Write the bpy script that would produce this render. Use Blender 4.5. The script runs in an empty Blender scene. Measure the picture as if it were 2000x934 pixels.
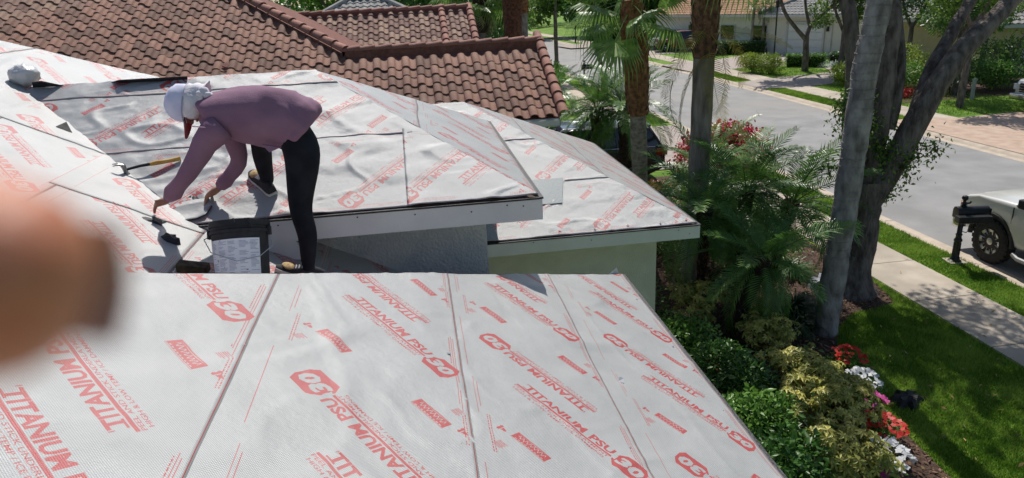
import bpy, bmesh, math, random
import numpy as np
from mathutils import Vector, Matrix
random.seed(7); RNG = np.random.default_rng(7)
SC = bpy.context.scene; COL = SC.collection; R = math.radians; PI = math.pi

# ---------------------------------------------------------------- camera
CAMZ = 5.35
_f, _pit, _rol, _az = 1372.6, .33439, -.04847, .12645
_F = Vector((math.sin(_az)*math.cos(_pit), math.cos(_az)*math.cos(_pit), -math.sin(_pit)))
_R = Vector((math.cos(_az), -math.sin(_az), 0)); _U = _R.cross(_F)
_R2 = _R*math.cos(_rol)+_U*math.sin(_rol); _U2 = _U*math.cos(_rol)-_R*math.sin(_rol)
CAM = Vector((0, 0, CAMZ))
cd = bpy.data.cameras.new('camera'); cam = bpy.data.objects.new('camera', cd); COL.objects.link(cam)
cam.matrix_world = Matrix(((_R2.x, _U2.x, -_F.x, CAM.x), (_R2.y, _U2.y, -_F.y, CAM.y), (_R2.z, _U2.z, -_F.z, CAM.z), (0, 0, 0, 1)))
cd.sensor_width = 9.8; cd.sensor_fit = 'HORIZONTAL'; cd.lens = _f/2000*9.8
cd.clip_start = .004; cd.clip_end = 1500
cd.dof.use_dof = True; cd.dof.focus_distance = 5.0; cd.dof.aperture_fstop = 1.8
SC.camera = cam

# ---------------------------------------------------------------- sky, sun, exposure
SUN_EL, SUN_AZ = R(53), R(9)          # azimuth from +Y towards +X
w = bpy.data.worlds.new('World'); SC.world = w; w.use_nodes = True
nt = w.node_tree; bg = nt.nodes['Background']; sky = nt.nodes.new('ShaderNodeTexSky')
sky.sky_type = 'NISHITA'; sky.sun_disc = False; sky.sun_elevation = SUN_EL; sky.sun_rotation = SUN_AZ
nt.links.new(sky.outputs[0], bg.inputs[0]); bg.inputs[1].default_value = .095
sd = bpy.data.lights.new('sun', 'SUN'); sd.energy = 4.6; sd.angle = R(.53); sd.color = (1, .955, .89)
so = bpy.data.objects.new('sun', sd); COL.objects.link(so)
sdir = Vector((math.cos(SUN_EL)*math.sin(SUN_AZ), math.cos(SUN_EL)*math.cos(SUN_AZ), math.sin(SUN_EL)))
so.rotation_euler = sdir.to_track_quat('Z', 'Y').to_euler(); so.location = (0, 30, 40)
SC.view_settings.view_transform = 'Standard'; SC.view_settings.look = 'None'
SC.view_settings.exposure = 0.0; SC.view_settings.gamma = 1

# ---------------------------------------------------------------- helpers: points of the survey
def ray(px, py):
    return _F+_R2*((px-1000)/_f)-_U2*((py-467)/_f)
def hit(px, py, p0, n):
    r = ray(px, py); n = Vector(n); return CAM+r*((Vector(p0)-CAM).dot(n)/r.dot(n))
def G(px, py, z=0): return hit(px, py, (0, 0, z), (0, 0, 1))
def V(px, py, y): return hit(px, py, (0, y, 0), (0, 1, 0))
def proj(p):
    d = Vector(p)-CAM; k = d.dot(_F)
    return (1000+_f*d.dot(_R2)/k, 467-_f*d.dot(_U2)/k) if k > .01 else (-9e3, -9e3)

# ---------------------------------------------------------------- helpers: objects
def tag(o, label=None, cat=None, group=None, kind=None):
    if label: o['label'] = label
    if cat: o['category'] = cat
    if group: o['group'] = group
    if kind: o['kind'] = kind
    return o
def empty(name, loc=(0, 0, 0), rz=0, label=None, cat=None, group=None):
    o = bpy.data.objects.new(name, None); COL.objects.link(o); o.location = loc; o.rotation_euler = (0, 0, rz)
    o.empty_display_size = .2
    return tag(o, label, cat, group)
def link(name, me, parent=None, m=None, world=False):
    o = bpy.data.objects.new(name, me); COL.objects.link(o)
    if m is not None:
        for k in (m if isinstance(m, (list, tuple)) else [m]): me.materials.append(k)
    if parent is not None:
        o.parent = parent
        if world: o.matrix_parent_inverse = pinv(parent)
    return o
def wm(o):
    M = Matrix.LocRotScale(o.location, o.rotation_euler, o.scale)
    return wm(o.parent) @ o.matrix_parent_inverse @ M if o.parent else M
def pinv(p): return wm(p).inverted()
def mesh(name, vs, fs, smooth=False):
    me = bpy.data.meshes.new(name); me.from_pydata([tuple(v) for v in vs], [], [tuple(f) for f in fs]); me.update()
    if smooth: me.polygons.foreach_set('use_smooth', [True]*len(me.polygons))
    return me
def fast_mesh(name, V_, F_, smooth=False, var=None):
    """V_ (n,3) float array, F_ (m,k) int array"""
    me = bpy.data.meshes.new(name); V_ = np.asarray(V_, np.float32); F_ = np.asarray(F_, np.int32)
    me.vertices.add(len(V_)); me.vertices.foreach_set('co', V_.ravel())
    m, k = F_.shape
    me.loops.add(m*k); me.loops.foreach_set('vertex_index', F_.ravel())
    me.polygons.add(m); me.polygons.foreach_set('loop_start', np.arange(0, m*k, k, dtype=np.int32))
    me.update(calc_edges=True)
    if smooth: me.polygons.foreach_set('use_smooth', np.ones(m, bool))
    if var is not None:
        a = me.attributes.new('var', 'FLOAT', 'POINT'); a.data.foreach_set('value', np.asarray(var, np.float32))
    me.validate(); return me
class MB:
    """collects simple solids into one mesh"""
    def __init__(s): s.v = []; s.f = []; s.m = []; s.mi = 0
    def add(s, vs, fs):
        n = len(s.v); s.v += [tuple(v) for v in vs]; s.f += [tuple(i+n for i in f) for f in fs]; s.m += [s.mi]*len(fs); return s
    def box(s, x0, x1, y0, y1, z0, z1, M=None):
        vs = [(x, y, z) for z in (z0, z1) for y in (y0, y1) for x in (x0, x1)]
        if M is not None: vs = [M @ Vector(v) for v in vs]
        return s.add(vs, [(0, 2, 3, 1), (4, 5, 7, 6), (0, 1, 5, 4), (2, 6, 7, 3), (0, 4, 6, 2), (1, 3, 7, 5)])
    def prism(s, poly, d):
        """poly: 3D points (counter-clockwise from above), d: extrusion vector downwards"""
        n = len(poly); a = [Vector(p) for p in poly]; b = [p+Vector(d) for p in a]
        return s.add(a+b, [tuple(range(n)), tuple(range(2*n-1, n-1, -1))]+[(i, i+n, (i+1) % n+n, (i+1) % n) for i in range(n)])
    def tube(s, pts, rad, n=8, cap=True, flat=1.0):
        pts = [Vector(p) for p in pts]; rad = rad if hasattr(rad, '__len__') else [rad]*len(pts)
        up = None; vs = []
        for i, p in enumerate(pts):
            t = (pts[min(i+1, len(pts)-1)]-pts[max(i-1, 0)])
            t = t.normalized() if t.length > 1e-9 else Vector((0, 0, 1))
            if up is None: up = Vector((0, 0, 1)) if abs(t.z) < .9 else Vector((1, 0, 0))
            a = up-t*up.dot(t)
            a = a.normalized() if a.length > 1e-6 else t.orthogonal().normalized()
            b = t.cross(a); up = a
            for k in range(n):
                q = 2*PI*k/n; vs.append(p+a*(rad[i]*math.cos(q)*flat)+b*(rad[i]*math.sin(q)))
        fs = [(i*n+k, i*n+(k+1) % n, (i+1)*n+(k+1) % n, (i+1)*n+k) for i in range(len(pts)-1) for k in range(n)]
        if cap: fs += [tuple(range(n-1, -1, -1)), tuple(range((len(pts)-1)*n, len(pts)*n))]
        return s.add(vs, fs)
    def lathe(s, prof, n=16, c=(0, 0, 0), M=None):
        vs = []
        for r, z in prof:
            for k in range(n):
                v = Vector((c[0]+r*math.cos(2*PI*k/n), c[1]+r*math.sin(2*PI*k/n), c[2]+z)); vs.append(M @ v if M is not None else v)
        m = len(prof)
        fs = [(i*n+k, i*n+(k+1) % n, (i+1)*n+(k+1) % n, (i+1)*n+k) for i in range(m-1) for k in range(n)]
        fs += [tuple(range(n-1, -1, -1)), tuple(range((m-1)*n, m*n))]
        return s.add(vs, fs)
    def ball(s, c, r, n=10, sq=(1, 1, 1), M=None):
        pr = [(max(r*math.sin(PI*i/(n//2+2)), 1e-4), -r*math.cos(PI*i/(n//2+2))) for i in range(0, n//2+3)]
        vs = []
        for rr, z in pr:
            for k in range(n):
                v = Vector((rr*math.cos(2*PI*k/n)*sq[0], rr*math.sin(2*PI*k/n)*sq[1], z*sq[2]))
                if M is not None: v = M @ v
                vs.append(Vector(c)+v)
        m = len(pr)
        return s.add(vs, [(i*n+k, i*n+(k+1) % n, (i+1)*n+(k+1) % n, (i+1)*n+k) for i in range(m-1) for k in range(n)])
    def build(s, name, mats, parent=None, smooth=False, bevel=0, world=False, angle=40):
        me = mesh(name, s.v, s.f, False)
        o = link(name, me, parent, mats, world)
        if any(s.m): me.polygons.foreach_set('material_index', s.m)
        if bevel:
            b = bmesh.new(); b.from_mesh(me)
            es = [e for e in b.edges if len(e.link_faces) == 2 and e.calc_face_angle(0) > .5]
            bmesh.ops.bevel(b, geom=es, offset=bevel, segments=3, affect='EDGES', profile=.6); b.to_mesh(me); b.free()
        if smooth:
            me.polygons.foreach_set('use_smooth', [True]*len(me.polygons))
            try: me.set_sharp_from_angle(angle=R(angle))
            except Exception: pass
        return o
def copy_tree(o, parent=None):
    c = o.copy(); COL.objects.link(c)
    if parent is not None: c.parent = parent
    for ch in list(o.children): copy_tree(ch, c)
    return c
# value noise
def vnoise(x, y, seed=0):
    x = np.asarray(x, float); y = np.asarray(y, float)
    xi = np.floor(x).astype(np.int64); yi = np.floor(y).astype(np.int64); fx = x-xi; fy = y-yi
    fx = fx*fx*fx*(fx*(fx*6-15)+10); fy = fy*fy*fy*(fy*(fy*6-15)+10)
    def h(a, b):
        n = (a*374761393+b*668265263+seed*1442695041) & 0xffffffff
        n = ((n ^ (n >> 13))*1274126177) & 0xffffffff
        return ((n ^ (n >> 16)) & 0xffff)/32767.5-1
    return (h(xi, yi)*(1-fx)+h(xi+1, yi)*fx)*(1-fy)+(h(xi, yi+1)*(1-fx)+h(xi+1, yi+1)*fx)*fy

# ---------------------------------------------------------------- materials
MATS = {}
def pm(name, c1, c2=None, scale=8, rough=.7, bump=0, bscale=None, spec=.4, metal=0, detail=5, c3=None, coords='Object', clear=0, var=False, objrand=0, trans=0, stretch=None, contrast=(.35, .65)):
    if name in MATS: return MATS[name]
    m = bpy.data.materials.new(name); m.use_nodes = True; N = m.node_tree.nodes; L = m.node_tree.links
    b = N['Principled BSDF']; b.inputs['Roughness'].default_value = rough; b.inputs['Metallic'].default_value = metal
    b.inputs['Specular IOR Level'].default_value = spec; b.inputs['Coat Weight'].default_value = clear
    b.inputs['Coat Roughness'].default_value = .08
    c2 = c2 or c1
    tc = N.new('ShaderNodeTexCoord'); src = tc.outputs[coords]
    if stretch:
        mp = N.new('ShaderNodeMapping'); mp.inputs['Scale'].default_value = stretch; L.new(src, mp.inputs[0]); src = mp.outputs[0]
    no = N.new('ShaderNodeTexNoise'); no.inputs['Scale'].default_value = scale; no.inputs['Detail'].default_value = detail; L.new(src, no.inputs[0])
    cr = N.new('ShaderNodeValToRGB'); e = cr.color_ramp.elements
    e[0].position, e[1].position = contrast; e[0].color = (*c1, 1); e[1].color = (*c2, 1)
    fac = no.outputs[0]
    if var:
        at = N.new('ShaderNodeAttribute'); at.attribute_name = 'var'
        a = N.new('ShaderNodeMath'); a.operation = 'MULTIPLY_ADD'; a.inputs[1].default_value = .45; L.new(no.outputs[0], a.inputs[0])
        a2 = N.new('ShaderNodeMath'); a2.operation = 'MULTIPLY'; a2.inputs[1].default_value = .55; L.new(at.outputs['Fac'], a2.inputs[0]); L.new(a2.outputs[0], a.inputs[2]); fac = a.outputs[0]
    L.new(fac, cr.inputs[0]); col = cr.outputs[0]
    if c3:
        n2 = N.new('ShaderNodeTexNoise'); n2.inputs['Scale'].default_value = scale*.17; n2.inputs['Detail'].default_value = 3; L.new(src, n2.inputs[0])
        r2 = N.new('ShaderNodeValToRGB'); r2.color_ramp.elements[0].position = .48; r2.color_ramp.elements[1].position = .66; L.new(n2.outputs[0], r2.inputs[0])
        mx = N.new('ShaderNodeMixRGB'); mx.inputs[2].default_value = (*c3, 1); L.new(r2.outputs[0], mx.inputs[0]); L.new(col, mx.inputs[1]); col = mx.outputs[0]
    if objrand:
        oi = N.new('ShaderNodeObjectInfo'); hs = N.new('ShaderNodeHueSaturation')
        q = N.new('ShaderNodeMapRange'); q.inputs[3].default_value = 1-objrand; q.inputs[4].default_value = 1+objrand
        L.new(oi.outputs['Random'], q.inputs[0]); L.new(q.outputs[0], hs.inputs['Value']); L.new(col, hs.inputs['Color']); col = hs.outputs[0]
    L.new(col, b.inputs['Base Color'])
    if bump:
        n3 = N.new('ShaderNodeTexNoise'); n3.inputs['Scale'].default_value = bscale or scale*4; n3.inputs['Detail'].default_value = 4; L.new(src, n3.inputs[0])
        bp = N.new('ShaderNodeBump'); bp.inputs['Strength'].default_value = min(bump, 1); bp.inputs['Distance'].default_value = .02 if bump <= 1 else .02*bump
        L.new(n3.outputs[0], bp.inputs['Height']); L.new(bp.outputs[0], b.inputs['Normal'])
    if trans:
        tr = N.new('ShaderNodeBsdfTranslucent'); ms = N.new('ShaderNodeMixShader'); ms.inputs[0].default_value = trans
        L.new(col, tr.inputs[0]); L.new(b.outputs[0], ms.inputs[1]); L.new(tr.outputs[0], ms.inputs[2])
        L.new(ms.outputs[0], N['Material Output'].inputs[0])
    MATS[name] = m; return m

M_fascia = pm('white painted fascia', (.58, .575, .575), (.65, .645, .64), 3, .5, .15, 40)
M_stucco = pm('cream stucco', (.54, .52, .47), (.60, .58, .53), 6, .9, .6, 90)
M_stucco2 = pm('bare grey stucco', (.50, .52, .52), (.62, .63, .60), 5, .95, .9, 45, detail=8)
M_deck = pm('plywood edge', (.10, .06, .04), (.16, .10, .06), 12, .8)
M_dark = pm('bitumen black', (.012, .013, .018), (.03, .03, .035), 30, .55, .5, 60)
M_flash = pm('grey metal flashing', (.20, .24, .26), (.26, .30, .31), 60, .5, .1, 200)
M_conc = pm('pale concrete', (.42, .36, .29), (.54, .47, .38), 2.5, .9, .3, 120, c3=(.36, .31, .25))
M_curb = pm('kerb concrete', (.44, .37, .29), (.56, .47, .37), 3, .9, .3, 100)
M_asph = pm('asphalt', (.24, .237, .232), (.31, .305, .298), .9, .85, .35, 160, c3=(.30, .285, .265), detail=8)
M_grass = pm('lawn grass', (.085, .17, .018), (.21, .34, .045), 3.2, .85, 1, 60, detail=10, c3=(.07, .16, .016), spec=.15)
M_blade = pm('grass blade', (.13, .25, .025), (.34, .48, .08), 1.2, .6, var=True, trans=.3, spec=.2)
M_mulch = pm('bark mulch', (.035, .02, .013), (.13, .075, .05), 30, .95, 1, 60, detail=8)
M_paver = pm('pink clay pavers', (.42, .30, .22), (.52, .39, .30), 3, .9, .3, 30)
M_paver2 = pm('grey brown pavers', (.33, .28, .25), (.42, .36, .32), 3, .9, .3, 30)
M_bark = pm('oak bark', (.085, .07, .062), (.22, .185, .165), 9, .95, 3, 22, detail=10, stretch=(1, 1, .35), spec=.1)
M_pbark = pm('grey palm trunk', (.14, .125, .12), (.36, .335, .32), 7, .9, 1.2, 30, detail=9, stretch=(1, 1, .5))
M_boot = pm('brown palm boots', (.13, .058, .028), (.36, .17, .085), 12, .9, 2, 30, detail=8)
M_fibre = pm('dark fibrous trunk', (.022, .014, .010), (.075, .048, .033), 18, .95, 3, 40, detail=8)
M_dead = pm('dead frond', (.20, .17, .14), (.38, .33, .28), 6, .9, trans=.15)
M_leafo = pm('oak leaf', (.06, .13, .02), (.20, .33, .06), 2, .5, var=True, trans=.35)
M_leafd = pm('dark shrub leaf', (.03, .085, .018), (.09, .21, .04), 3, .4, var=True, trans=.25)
M_leafg = pm('green shrub leaf', (.06, .15, .025), (.20, .38, .07), 3, .4, var=True, trans=.3)
M_leafv = pm('variegated leaf', (.20, .23, .035), (.70, .64, .17), 5, .45, var=True, trans=.25)
M_leafy = pm('yellow green hedge leaf', (.10, .18, .02), (.36, .46, .06), 5, .5, var=True, trans=.3)
M_frond = pm('feather palm leaf', (.05, .14, .028), (.17, .31, .06), 3, .38, trans=.22, objrand=.35)
M_fan = pm('fan palm leaf', (.08, .17, .035), (.24, .38, .09), 4, .42, trans=.3, objrand=.35)
M_yfr = pm('yellowing frond', (.16, .17, .03), (.36, .30, .07), 5, .5, trans=.3)
M_stem = pm('woody stem', (.09, .07, .05), (.17, .14, .10), 14, .9)
M_red = pm('red petal', (.55, .02, .012), (.75, .05, .03), 9, .5, trans=.3)
M_crim = pm('crimson petal', (.36, .01, .03), (.58, .03, .08), 9, .5, trans=.3)
M_white = pm('white petal', (.70, .70, .72), (.82, .82, .82), 9, .5, trans=.3)
M_pink = pm('magenta petal', (.50, .02, .22), (.72, .12, .42), 9, .5, trans=.3)
M_black = pm('black painted metal', (.012, .012, .014), (.02, .02, .022), 9, .35)
M_skin = pm('tanned skin', (.27, .12, .075), (.36, .18, .11), 20, .5, .1, 90)
M_shirt = pm('mauve shirt fabric', (.235, .125, .185), (.275, .155, .22), 5, .85, .25, 160, spec=.25)
M_pants = pm('black leggings', (.008, .009, .014), (.016, .017, .024), 9, .8, spec=.2)
M_capw = pm('white cap fabric', (.58, .59, .78), (.70, .71, .84), 9, .8, .1, 150)
M_cloth = pm('white neck cloth', (.60, .58, .62), (.78, .75, .78), 6, .9, .2, 60)
M_capred = pm('red cap brim', (.26, .01, .02), (.34, .02, .03), 9, .7)
M_rub = pm('tyre rubber', (.012, .012, .012), (.028, .027, .026), 20, .85, .3, 60)
M_glass = pm('dark car glass', (.012, .015, .018), rough=.06, spec=.8)
M_alu = pm('machined alloy', (.45, .45, .45), (.6, .6, .6), 9, .35, metal=.8)
M_chrome = pm('chrome', (.6, .6, .62), rough=.18, metal=1)
M_carw = pm('white car paint', (.72, .73, .72), (.78, .79, .77), 2, .3, clear=.6)
M_carp = pm('pewter pickup paint', (.62, .61, .58), (.67, .66, .62), 2, .28, clear=.6)
M_carb = pm('navy car paint', (.012, .018, .035), (.018, .025, .045), 2, .22, clear=.9)
M_carr = pm('maroon car paint', (.12, .008, .015), (.16, .012, .02), 2, .25, clear=.8)
M_tail = pm('red tail lamp', (.35, .01, .02), rough=.2, clear=.5)
M_amber = pm('amber lamp', (.75, .32, .05), rough=.25, clear=.5)
M_clearl = pm('clear lamp', (.55, .57, .6), rough=.12, clear=.8)
M_plast = pm('matt black plastic', (.018, .018, .02), (.03, .03, .032), 30, .7)

# ================================================================ PRINTED UNDERLAYMENT (flat print drawn as polygons, then rasterised)
PS, PW, NW, NH = 1.246, .914, 2048, 1536
PRINT = np.zeros((NH, NW), np.float32)
def raster(tris, val=1.0):
    """tris (n,3,2) in metres on the roll: s along, w across; wraps round"""
    for t in tris:
        x = t[:, 0]/PS*NW; y = t[:, 1]/PW*NH
        x0, x1, y0, y1 = int(math.floor(x.min())), int(math.ceil(x.max())), int(math.floor(y.min())), int(math.ceil(y.max()))
        if x1 <= x0 or y1 <= y0: continue
        X, Y = np.meshgrid(np.arange(x0, x1)+.5, np.arange(y0, y1)+.5)
        d = (x[1]-x[0])*(y[2]-y[0])-(x[2]-x[0])*(y[1]-y[0])
        if abs(d) < 1e-9: continue
        a = ((x[1]-X)*(y[2]-Y)-(x[2]-X)*(y[1]-Y))/d; b = ((x[2]-X)*(y[0]-Y)-(x[0]-X)*(y[2]-Y))/d; c = 1-a-b
        m = (a >= -.001) & (b >= -.001) & (c >= -.001)
        PRINT[(np.arange(y0, y1) % NH)[:, None], (np.arange(x0, x1) % NW)[None, :]] = np.where(m, val, PRINT[(np.arange(y0, y1) % NH)[:, None], (np.arange(x0, x1) % NW)[None, :]])
def glyphs(txt, bold=0, shear=0):
    c = bpy.data.curves.new('t', 'FONT'); c.body = txt; c.resolution_u = 2; c.offset = bold; c.shear = shear
    o = bpy.data.objects.new('t', c); COL.objects.link(o)
    me = o.evaluated_get(bpy.context.evaluated_depsgraph_get()).to_mesh(); me.calc_loop_triangles()
    v = np.array([p.co[:2] for p in me.vertices]); t = np.array([list(q.vertices) for q in me.loop_triangles])
    r = v[t].copy(); o.to_mesh_clear(); bpy.data.objects.remove(o); bpy.data.curves.remove(c)
    mn = r.reshape(-1, 2).min(0); mx = r.reshape(-1, 2).max(0)
    return (r-mn)/(mx-mn)
def poly(*p): p = np.array(p, float); return np.array([[p[0], p[i], p[i+1]] for i in range(1, len(p)-1)])
def place(tris, ox, oy, deg):
    c, s = math.cos(R(deg)), math.sin(R(deg)); M = np.array([[c, s], [-s, c]])
    return tris @ M+np.array([ox, oy])
BIG = glyphs('TITANIUM', .036); BIG2 = glyphs('PSU', .036); SUB1 = glyphs('PEEL AND STICK UNDERLAYMENT', .012); SUB2 = glyphs('HIGH & LOW TEMP / ICE DAMMING', .012)
D30 = glyphs('30', .05, .12); D30F = glyphs('30', .085, .15)
def title(s, w, deg):
    def P(t, x, y, sx, sy, v=1.0): raster(place(t*np.array([sx, sy])+np.array([x, y]), s, w, deg), v)
    P(BIG, 0, .058, .345, .060); P(BIG2, .375, .058, .125, .060)
    P(poly((-.03, .040), (.505, .040), (.505, .053), (-.03, .053)), 0, 0, 1, 1)
    P(poly((-.006, .058), (.036, .058), (.036, .066), (-.006, .066)), 0, 0, 1, 1)
    for x in (-.004, .083):  # slab serifs of the T's
        P(poly((x-.004, .1), (x, .1), (x, .118), (x-.004, .118)), 0, 0, 1, 1)
    P(SUB1, -.03, .019, .53, .017); P(SUB2, -.02, -.006, .51, .017)
    # the shield with 30
    P(poly((.512, .034), (.540, -.012), (.655, -.012), (.672, .030), (.668, .100), (.645, .142), (.548, .142), (.522, .104)), 0, 0, 1, 1)
    P(D30, .528, .022, .128, .088, 0.0)
    P(poly((.505, .052), (.524, .040), (.524, .084), (.512, .098)), 0, 0, 1, 1, 0.0)
def badge(s, w, deg):
    def P(t, v=1.0): raster(place(t, s, w, deg), v)
    P(poly((-.085, -.032), (.085, -.032), (.085, .034), (-.085, .034)))
    P(poly((-.083, -.030), (.083, -.030), (.083, -.026), (-.083, -.026)), 0)
    for k in range(9):   # the small print line along the badge and its white script
        x = -.07+k*.0165; P(poly((x, -.022), (x+.010, -.022), (x+.010, -.017), (x, -.017)), 0)
    xs = np.linspace(-.068, .07, 26)
    for i in range(25):
        a, b = xs[i], xs[i+1]; ya = .004+.013*math.sin(i*1.9)+.003; yb = .004+.013*math.sin((i+1)*1.9)+.003
        P(poly((a, ya-.0035), (b, yb-.0035), (b, yb+.004), (a, ya+.004)), 0)
    P(poly((-.08, .026), (.02, .024), (.08, .029), (.02, .028)), 0)
def leaf(s, w, deg, solid=True):
    def P(t, v=1.0): raster(place(t, s, w, deg), v)
    if solid:
        q = [(.024*math.cos(a)*(.75+.25*math.cos(3*a)), .024*math.sin(a)*(.75+.25*math.cos(3*a))) for a in np.linspace(0, 2*PI, 19)[:-1]]
        P(np.array([[(0, 0), q[i], q[(i+1) % 18]] for i in range(18)])); P(poly((-.002, -.03), (.002, -.03), (.002, .02), (-.002, .02)), 0)
    else:
        for k in range(6):
            y = -.022+k*.0085; P(poly((-.022, y), (.012+.008*(k % 2), y), (.012+.008*(k % 2), y+.004), (-.022, y+.004)))
def smallprint(s0, s1, w, n=2):
    for r_ in range(n):
        x = s0
        while x < s1:
            L_ = .006+.012*random.random(); y = w+.011*r_
            raster(poly((x, y), (x+L_, y), (x+L_, y+.0045), (x, y+.0045))); x += L_+.005
title(0, .575, 225); title(.075, .155, 45)
badge(.475, .17, 225); badge(.805, .585, 225)
leaf(.41, .045, 225); leaf(.535, .055, 225, False); leaf(.88, .70, 225); leaf(.76, .72, 225, False)
smallprint(.33, .52, .022); smallprint(.70, .95, .742)
raster(poly((0, .006), (PS, .006), (PS, .0095), (0, .0095)))
for a_, b_, y_ in ((.55, 1.2, .030), (.60, 1.22, .040), (.95, 1.24, .79), (.1, .62, .80), (1.0, 1.2, .775)):
    raster(poly((a_, y_), (b_, y_), (b_, y_+.0028), (a_, y_+.0028)))
smallprint(.95, 1.2, .05, 1)
img = bpy.data.images.new('underlayment print', NW, NH, alpha=False); img.colorspace_settings.name = 'Non-Color'
px_ = np.ones((NH, NW, 4), np.float32); px_[..., 0] = px_[..., 1] = px_[..., 2] = PRINT; img.pixels.foreach_set(px_.ravel()); img.update(); img.pack()

def underlay_mat(name, base, base2, red, rough, weave, spec):
    m = bpy.data.materials.new(name); m.use_nodes = True; N = m.node_tree.nodes; L = m.node_tree.links; b = N['Principled BSDF']
    def math_(op, a, b2=None, c=None):
        n = N.new('ShaderNodeMath'); n.operation = op
        for i, q in enumerate((a, b2, c)):
            if q is None: continue
            if isinstance(q, (int, float)): n.inputs[i].default_value = q
            else: L.new(q, n.inputs[i])
        return n.outputs[0]
    uv = N.new('ShaderNodeTexCoord'); mp = N.new('ShaderNodeMapping'); mp.inputs['Scale'].default_value = (1/PS, 1/PW, 1); L.new(uv.outputs['UV'], mp.inputs[0])
    im = N.new('ShaderNodeTexImage'); im.image = img; L.new(mp.outputs[0], im.inputs[0])
    sp = N.new('ShaderNodeSeparateXYZ'); L.new(uv.outputs['UV'], sp.inputs[0])
    P_ = 2*PI/.0085
    wx = math_('SINE', math_('MULTIPLY', sp.outputs[0], P_)); wy = math_('SINE', math_('MULTIPLY', sp.outputs[1], P_))
    wv = math_('MULTIPLY', wx, wy)                                  # open woven scrim of the top sheet
    no = N.new('ShaderNodeTexNoise'); no.inputs['Scale'].default_value = 3.0; no.inputs['Detail'].default_value = 6; L.new(uv.outputs['UV'], no.inputs[0])
    n2 = N.new('ShaderNodeTexNoise'); n2.inputs['Scale'].default_value = 220; n2.inputs['Detail'].default_value = 2; L.new(uv.outputs['UV'], n2.inputs[0])
    cr = N.new('ShaderNodeValToRGB'); cr.color_ramp.elements[0].position = .3; cr.color_ramp.elements[1].position = .7
    cr.color_ramp.elements[0].color = (*base, 1); cr.color_ramp.elements[1].color = (*base2, 1); L.new(no.outputs[0], cr.inputs[0])
    wm_ = N.new('ShaderNodeMixRGB'); wm_.blend_type = 'MULTIPLY'; wm_.inputs[2].default_value = (.50, .515, .53, 1)
    L.new(math_('MULTIPLY', math_('MULTIPLY_ADD', wv, .5, .5), weave), wm_.inputs[0]); L.new(cr.outputs[0], wm_.inputs[1])
    # faint dirt and scuffs
    dn = N.new('ShaderNodeTexNoise'); dn.inputs['Scale'].default_value = 1.1; dn.inputs['Detail'].default_value = 9; L.new(uv.outputs['Object'], dn.inputs[0])
    dr = N.new('ShaderNodeValToRGB'); dr.color_ramp.elements[0].position = .52; dr.color_ramp.elements[1].position = .75; dr.color_ramp.elements[1].color = (.35, .35, .35, 1); L.new(dn.outputs[0], dr.inputs[0])
    dm = N.new('ShaderNodeMixRGB'); dm.inputs[2].default_value = (.36, .37, .38, 1); L.new(dr.outputs[0], dm.inputs[0]); L.new(wm_.outputs[0], dm.inputs[1])
    ink = math_('MULTIPLY', im.outputs[0], math_('MULTIPLY_ADD', n2.outputs[0], .5, .72), None)
    ink = math_('MINIMUM', math_('MULTIPLY', ink, math_('MULTIPLY_ADD', wv, -.16, .90)), 1)
    mx = N.new('ShaderNodeMixRGB'); mx.inputs[2].default_value = (*red, 1); L.new(ink, mx.inputs[0]); L.new(dm.outputs[0], mx.inputs[1])
    L.new(mx.outputs[0], b.inputs['Base Color'])
    b.inputs['Roughness'].default_value = rough; b.inputs['Specular IOR Level'].default_value = spec
    n4 = N.new('ShaderNodeTexNoise'); n4.inputs['Scale'].default_value = 26; n4.inputs['Detail'].default_value = 3; L.new(uv.outputs['UV'], n4.inputs[0])
    h = math_('ADD', math_('MULTIPLY', wv, .0007), math_('MULTIPLY', n4.outputs[0], .0026))
    bp = N.new('ShaderNodeBump'); bp.inputs['Strength'].default_value = .8; bp.inputs['Distance'].default_value = 1.0; L.new(h, bp.inputs['Height']); L.new(bp.outputs[0], b.inputs['Normal'])
    return m
M_und = underlay_mat('printed underlayment', (.48, .485, .475), (.57, .57, .555), (.44, .030, .030), .38, 1.0, .6)

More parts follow.
